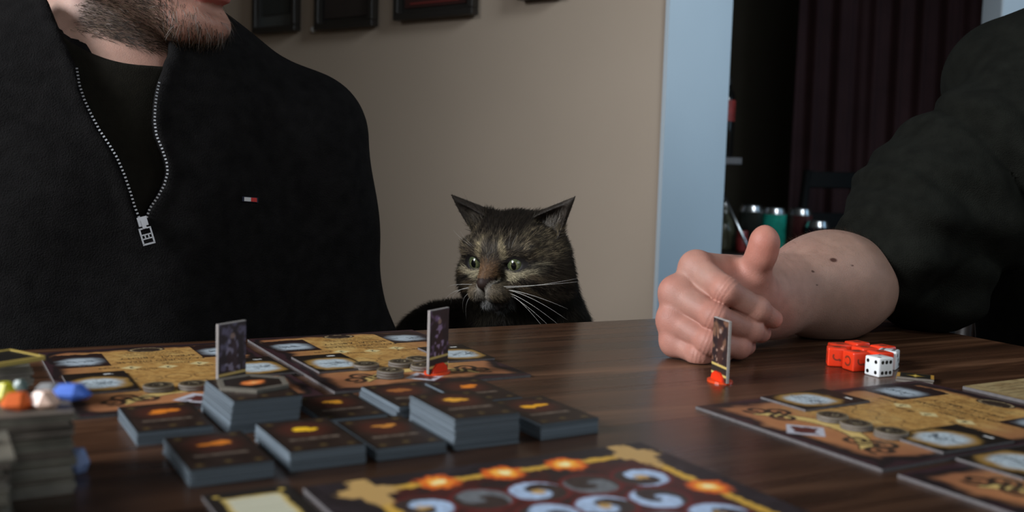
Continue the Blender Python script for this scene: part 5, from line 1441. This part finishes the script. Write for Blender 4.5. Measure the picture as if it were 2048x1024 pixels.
# whiskers
M['whisker'] = mat('whisker', (.60, .58, .53), .35)
def whisk(p0, pts, r=.00033):
    P_ = [np.array(p0)] + [np.array(p) for p in pts]
    t = np.linspace(0, 1, 12); q = [(1 - a) ** 2 * P_[0] + 2 * a * (1 - a) * P_[1] + a * a * P_[2] for a in t]
    tube('whisker', [cw(*p) - LOCC for p in q], [r * (1 - .8 * a) for a in t], M['whisker'], cat, 5)
for s, ends in ((1, ((.083, .006, -.018), (.082, .012, -.020), (.070, -.030, -.022), (.060, -.043, -.025), (.066, -.020, -.023), (.045, -.045, -.028), (.052, -.050, -.030))), (-1, ((.050, -.012, -.018), (.044, -.026, -.021), (.050, -.020, -.023), (.034, -.032, -.026), (.028, -.036, -.029)))):
    for k, (dy, dz, bz) in enumerate(ends):
        b = (.055 - .002 * k, s * (.017 + .001 * (k % 3)), bz); dx = -.020 + .006 * (k % 3)
        whisk(b, [(b[0] + .010, s * (.017 + dy * .55), bz + dz * .15 + .004), (b[0] + dx, s * (.017 + dy), bz + dz)], .00024)
    for k in range(2):
        b = (.040, s * (.020 + .003 * k), .018); whisk(b, [(.052, s * (.026 + .004 * k), .028), (.054, s * (.032 + .008 * k), .040)], .00012)
def cat_stool():
    o = empty('stool', (LOCC[0], LOCC[1], 0), 'dark wooden stool the cat sits on behind the table', 'stool')
    box('seat', (-.02, 0, STZ - .018), (.36, .30, .035), M['dark_wood'], o, bevel=.008)
    for sx in (-1, 1):
        for sy in (-1, 1): tube('leg', [(-.02 + sx * .13, sy * .11, STZ - .035), (-.02 + sx * .17, sy * .14, 0)], [.016, .013], M['dark_wood'], o)
cat_stool()

# ================================================================== LEFT FOREGROUND : piles of tiles with coloured gems
def grey_face(seed):
    def f(X, Y):
        n = fbm(X, Y, .01, seed); C = np.zeros(X.shape + (3,)) + np.array([.030, .028, .022]); C = mixc(C, (.07, .06, .045), sstep(.5, .8, n)); return C
    return f
def tile_pile(px, pyb, h, label, seed, n, ang=0.0, sz=(.052, .052), zt=0.0, yel=False):
    c = T(px, pyb); o = empty('tile_pile', (c[0], c[1], ZT), label, 'tile stack', rz=GA + ang); r = np.random.default_rng(seed); t = h / n
    for i in range(n):
        R = RZ(r.normal(0, .05)); col = r.choice(['tile_a', 'tile_b', 'tile_c'])
        box('tile', (r.normal(0, .0012), r.normal(0, .0012), (i + .5) * t), (sz[0], sz[1], t * .93), M[col], o, R, bevel=.0003, seg=1)
    return o, h
M['tile_a'] = mat('tile_a', (.15, .137, .105), .6, noise=.5, nscale=60); M['tile_b'] = mat('tile_b', (.175, .16, .13), .6, noise=.5, nscale=60); M['tile_c'] = mat('tile_c', (.11, .09, .07), .6, noise=.5, nscale=60)
def pile(rx, ry, h, n, label, seed, sz=.050, wob=.04):
    c = T(rx, ry) - e1 * sz / 2 - e2 * sz / 2; o = empty('tile_pile', (c[0], c[1], ZT), label, 'tile stack', rz=GA); r = np.random.default_rng(seed); t = h / n
    for i in range(n):
        box('tile', (float(r.normal(0, .0011)), float(r.normal(0, .0011)), (i + .5) * t), (sz, sz, t * .93), M[['tile_a', 'tile_b', 'tile_c'][r.integers(3)]], o, RZ(float(r.normal(0, wob))), bevel=.0003, seg=1)
    return c, h
pA, hA = pile(150, 985, .0385, 18, 'tall grey pile of cardboard tiles in the left foreground, coloured gems on top', 5)
pB, hB = pile(62, 828, .0300, 14, 'grey pile of tiles at the left edge behind the gems, yellow-edged tile on top', 6)
pC, hC = pile(22, 1075, .0330, 15, 'pale brownish pile of tiles cut off by the bottom left corner', 7)
# yellow edged tile on the rear pile
def ytile():
    c = pB + e1 * .010 + e2 * .004; o = empty('edged_tile', (c[0], c[1], ZT + hB), 'dark tile with thin yellow edges lying on the rear grey pile', 'tile', rz=GA + .5)
    M['yellow_rim'] = mat('yellow_rim', (.50, .36, .08), .5)
    box('tile_core', (0, 0, .0011), (.036, .036, .0020), M['black_frame'], o)
    for s in (-1, 1):
        box('yellow_edge', (0, s * .0172, .0013), (.036, .0018, .0026), M['yellow_rim'], o); box('yellow_edge', (s * .0172, 0, .0013), (.0018, .0326, .0026), M['yellow_rim'], o)
ytile()
def gem(p, z, size, ang, col, label, seed):
    r = np.random.default_rng(seed); m = mat('gem_' + str(seed), col, .3, Transmission_Weight=.15, spec=.4)
    bm = bmesh.new(); k = 8
    for i in range(k):
        t = 2 * math.pi * i / k + r.uniform(-.2, .2)
        bm.verts.new((size[0] / 2 * math.cos(t), size[1] / 2 * math.sin(t), size[2] * r.uniform(.25, .45)))
        if i % 2 == 0: bm.verts.new((size[0] / 2 * .72 * math.cos(t), size[1] / 2 * .72 * math.sin(t), 0)); bm.verts.new((size[0] / 2 * .55 * math.cos(t + .3), size[1] / 2 * .5 * math.sin(t + .3), size[2]))
    bmesh.ops.convex_hull(bm, input=bm.verts); 
    me = bpy.data.meshes.new('gem'); bm.to_mesh(me); bm.free(); o = link('gem', me, m); o.location = (p[0], p[1], z); o.rotation_euler = (0, 0, ang)
    tag(o, label, 'gem', 'coloured gems on the tile piles'); return o
zA_ = ZT + hA
def TG(px, py): return T(px, py, hA + .003)
gem(TG(142, 786), zA_, (.0200, .011, .0075), .15, (.10, .22, .75), 'long blue gem at the right end on the near tile pile', 301)
gem(TG(88, 803), zA_, (.0150, .012, .0080), .0, (.90, .62, .48), 'peach-white gem on the near tile pile', 302)
gem(TG(34, 806), zA_, (.0150, .012, .0080), .4, (.85, .17, .04), 'orange-red gem left of the peach one on the near tile pile', 303)
gem(TG(8, 788), zA_, (.0120, .012, .0085), .3, (.80, .75, .03), 'yellow gem at the left edge of the photo', 304)
gem(TG(40, 772), zA_, (.0080, .008, .0060), .3, (.16, .22, .19), 'small grey-green gem behind the orange one', 305)
gem(TG(100, 772), zA_, (.0150, .008, .0045), .2, (.30, .30, .30), 'flat pale grey gem behind the peach one', 306)
gem(T(155, 945), ZT + .0002, (.012, .010, .012), .4, (.28, .36, .60), 'pale blue gem on the table against the foot of the near tile pile', 307)
zC_ = ZT + hC; gpc = pC + e1 * .012 - e2 * .004; gem(gpc, zC_, (.018, .012, .005), .2, (.22, .36, .75), 'blue gem on the pale pile in the bottom left corner', 308)
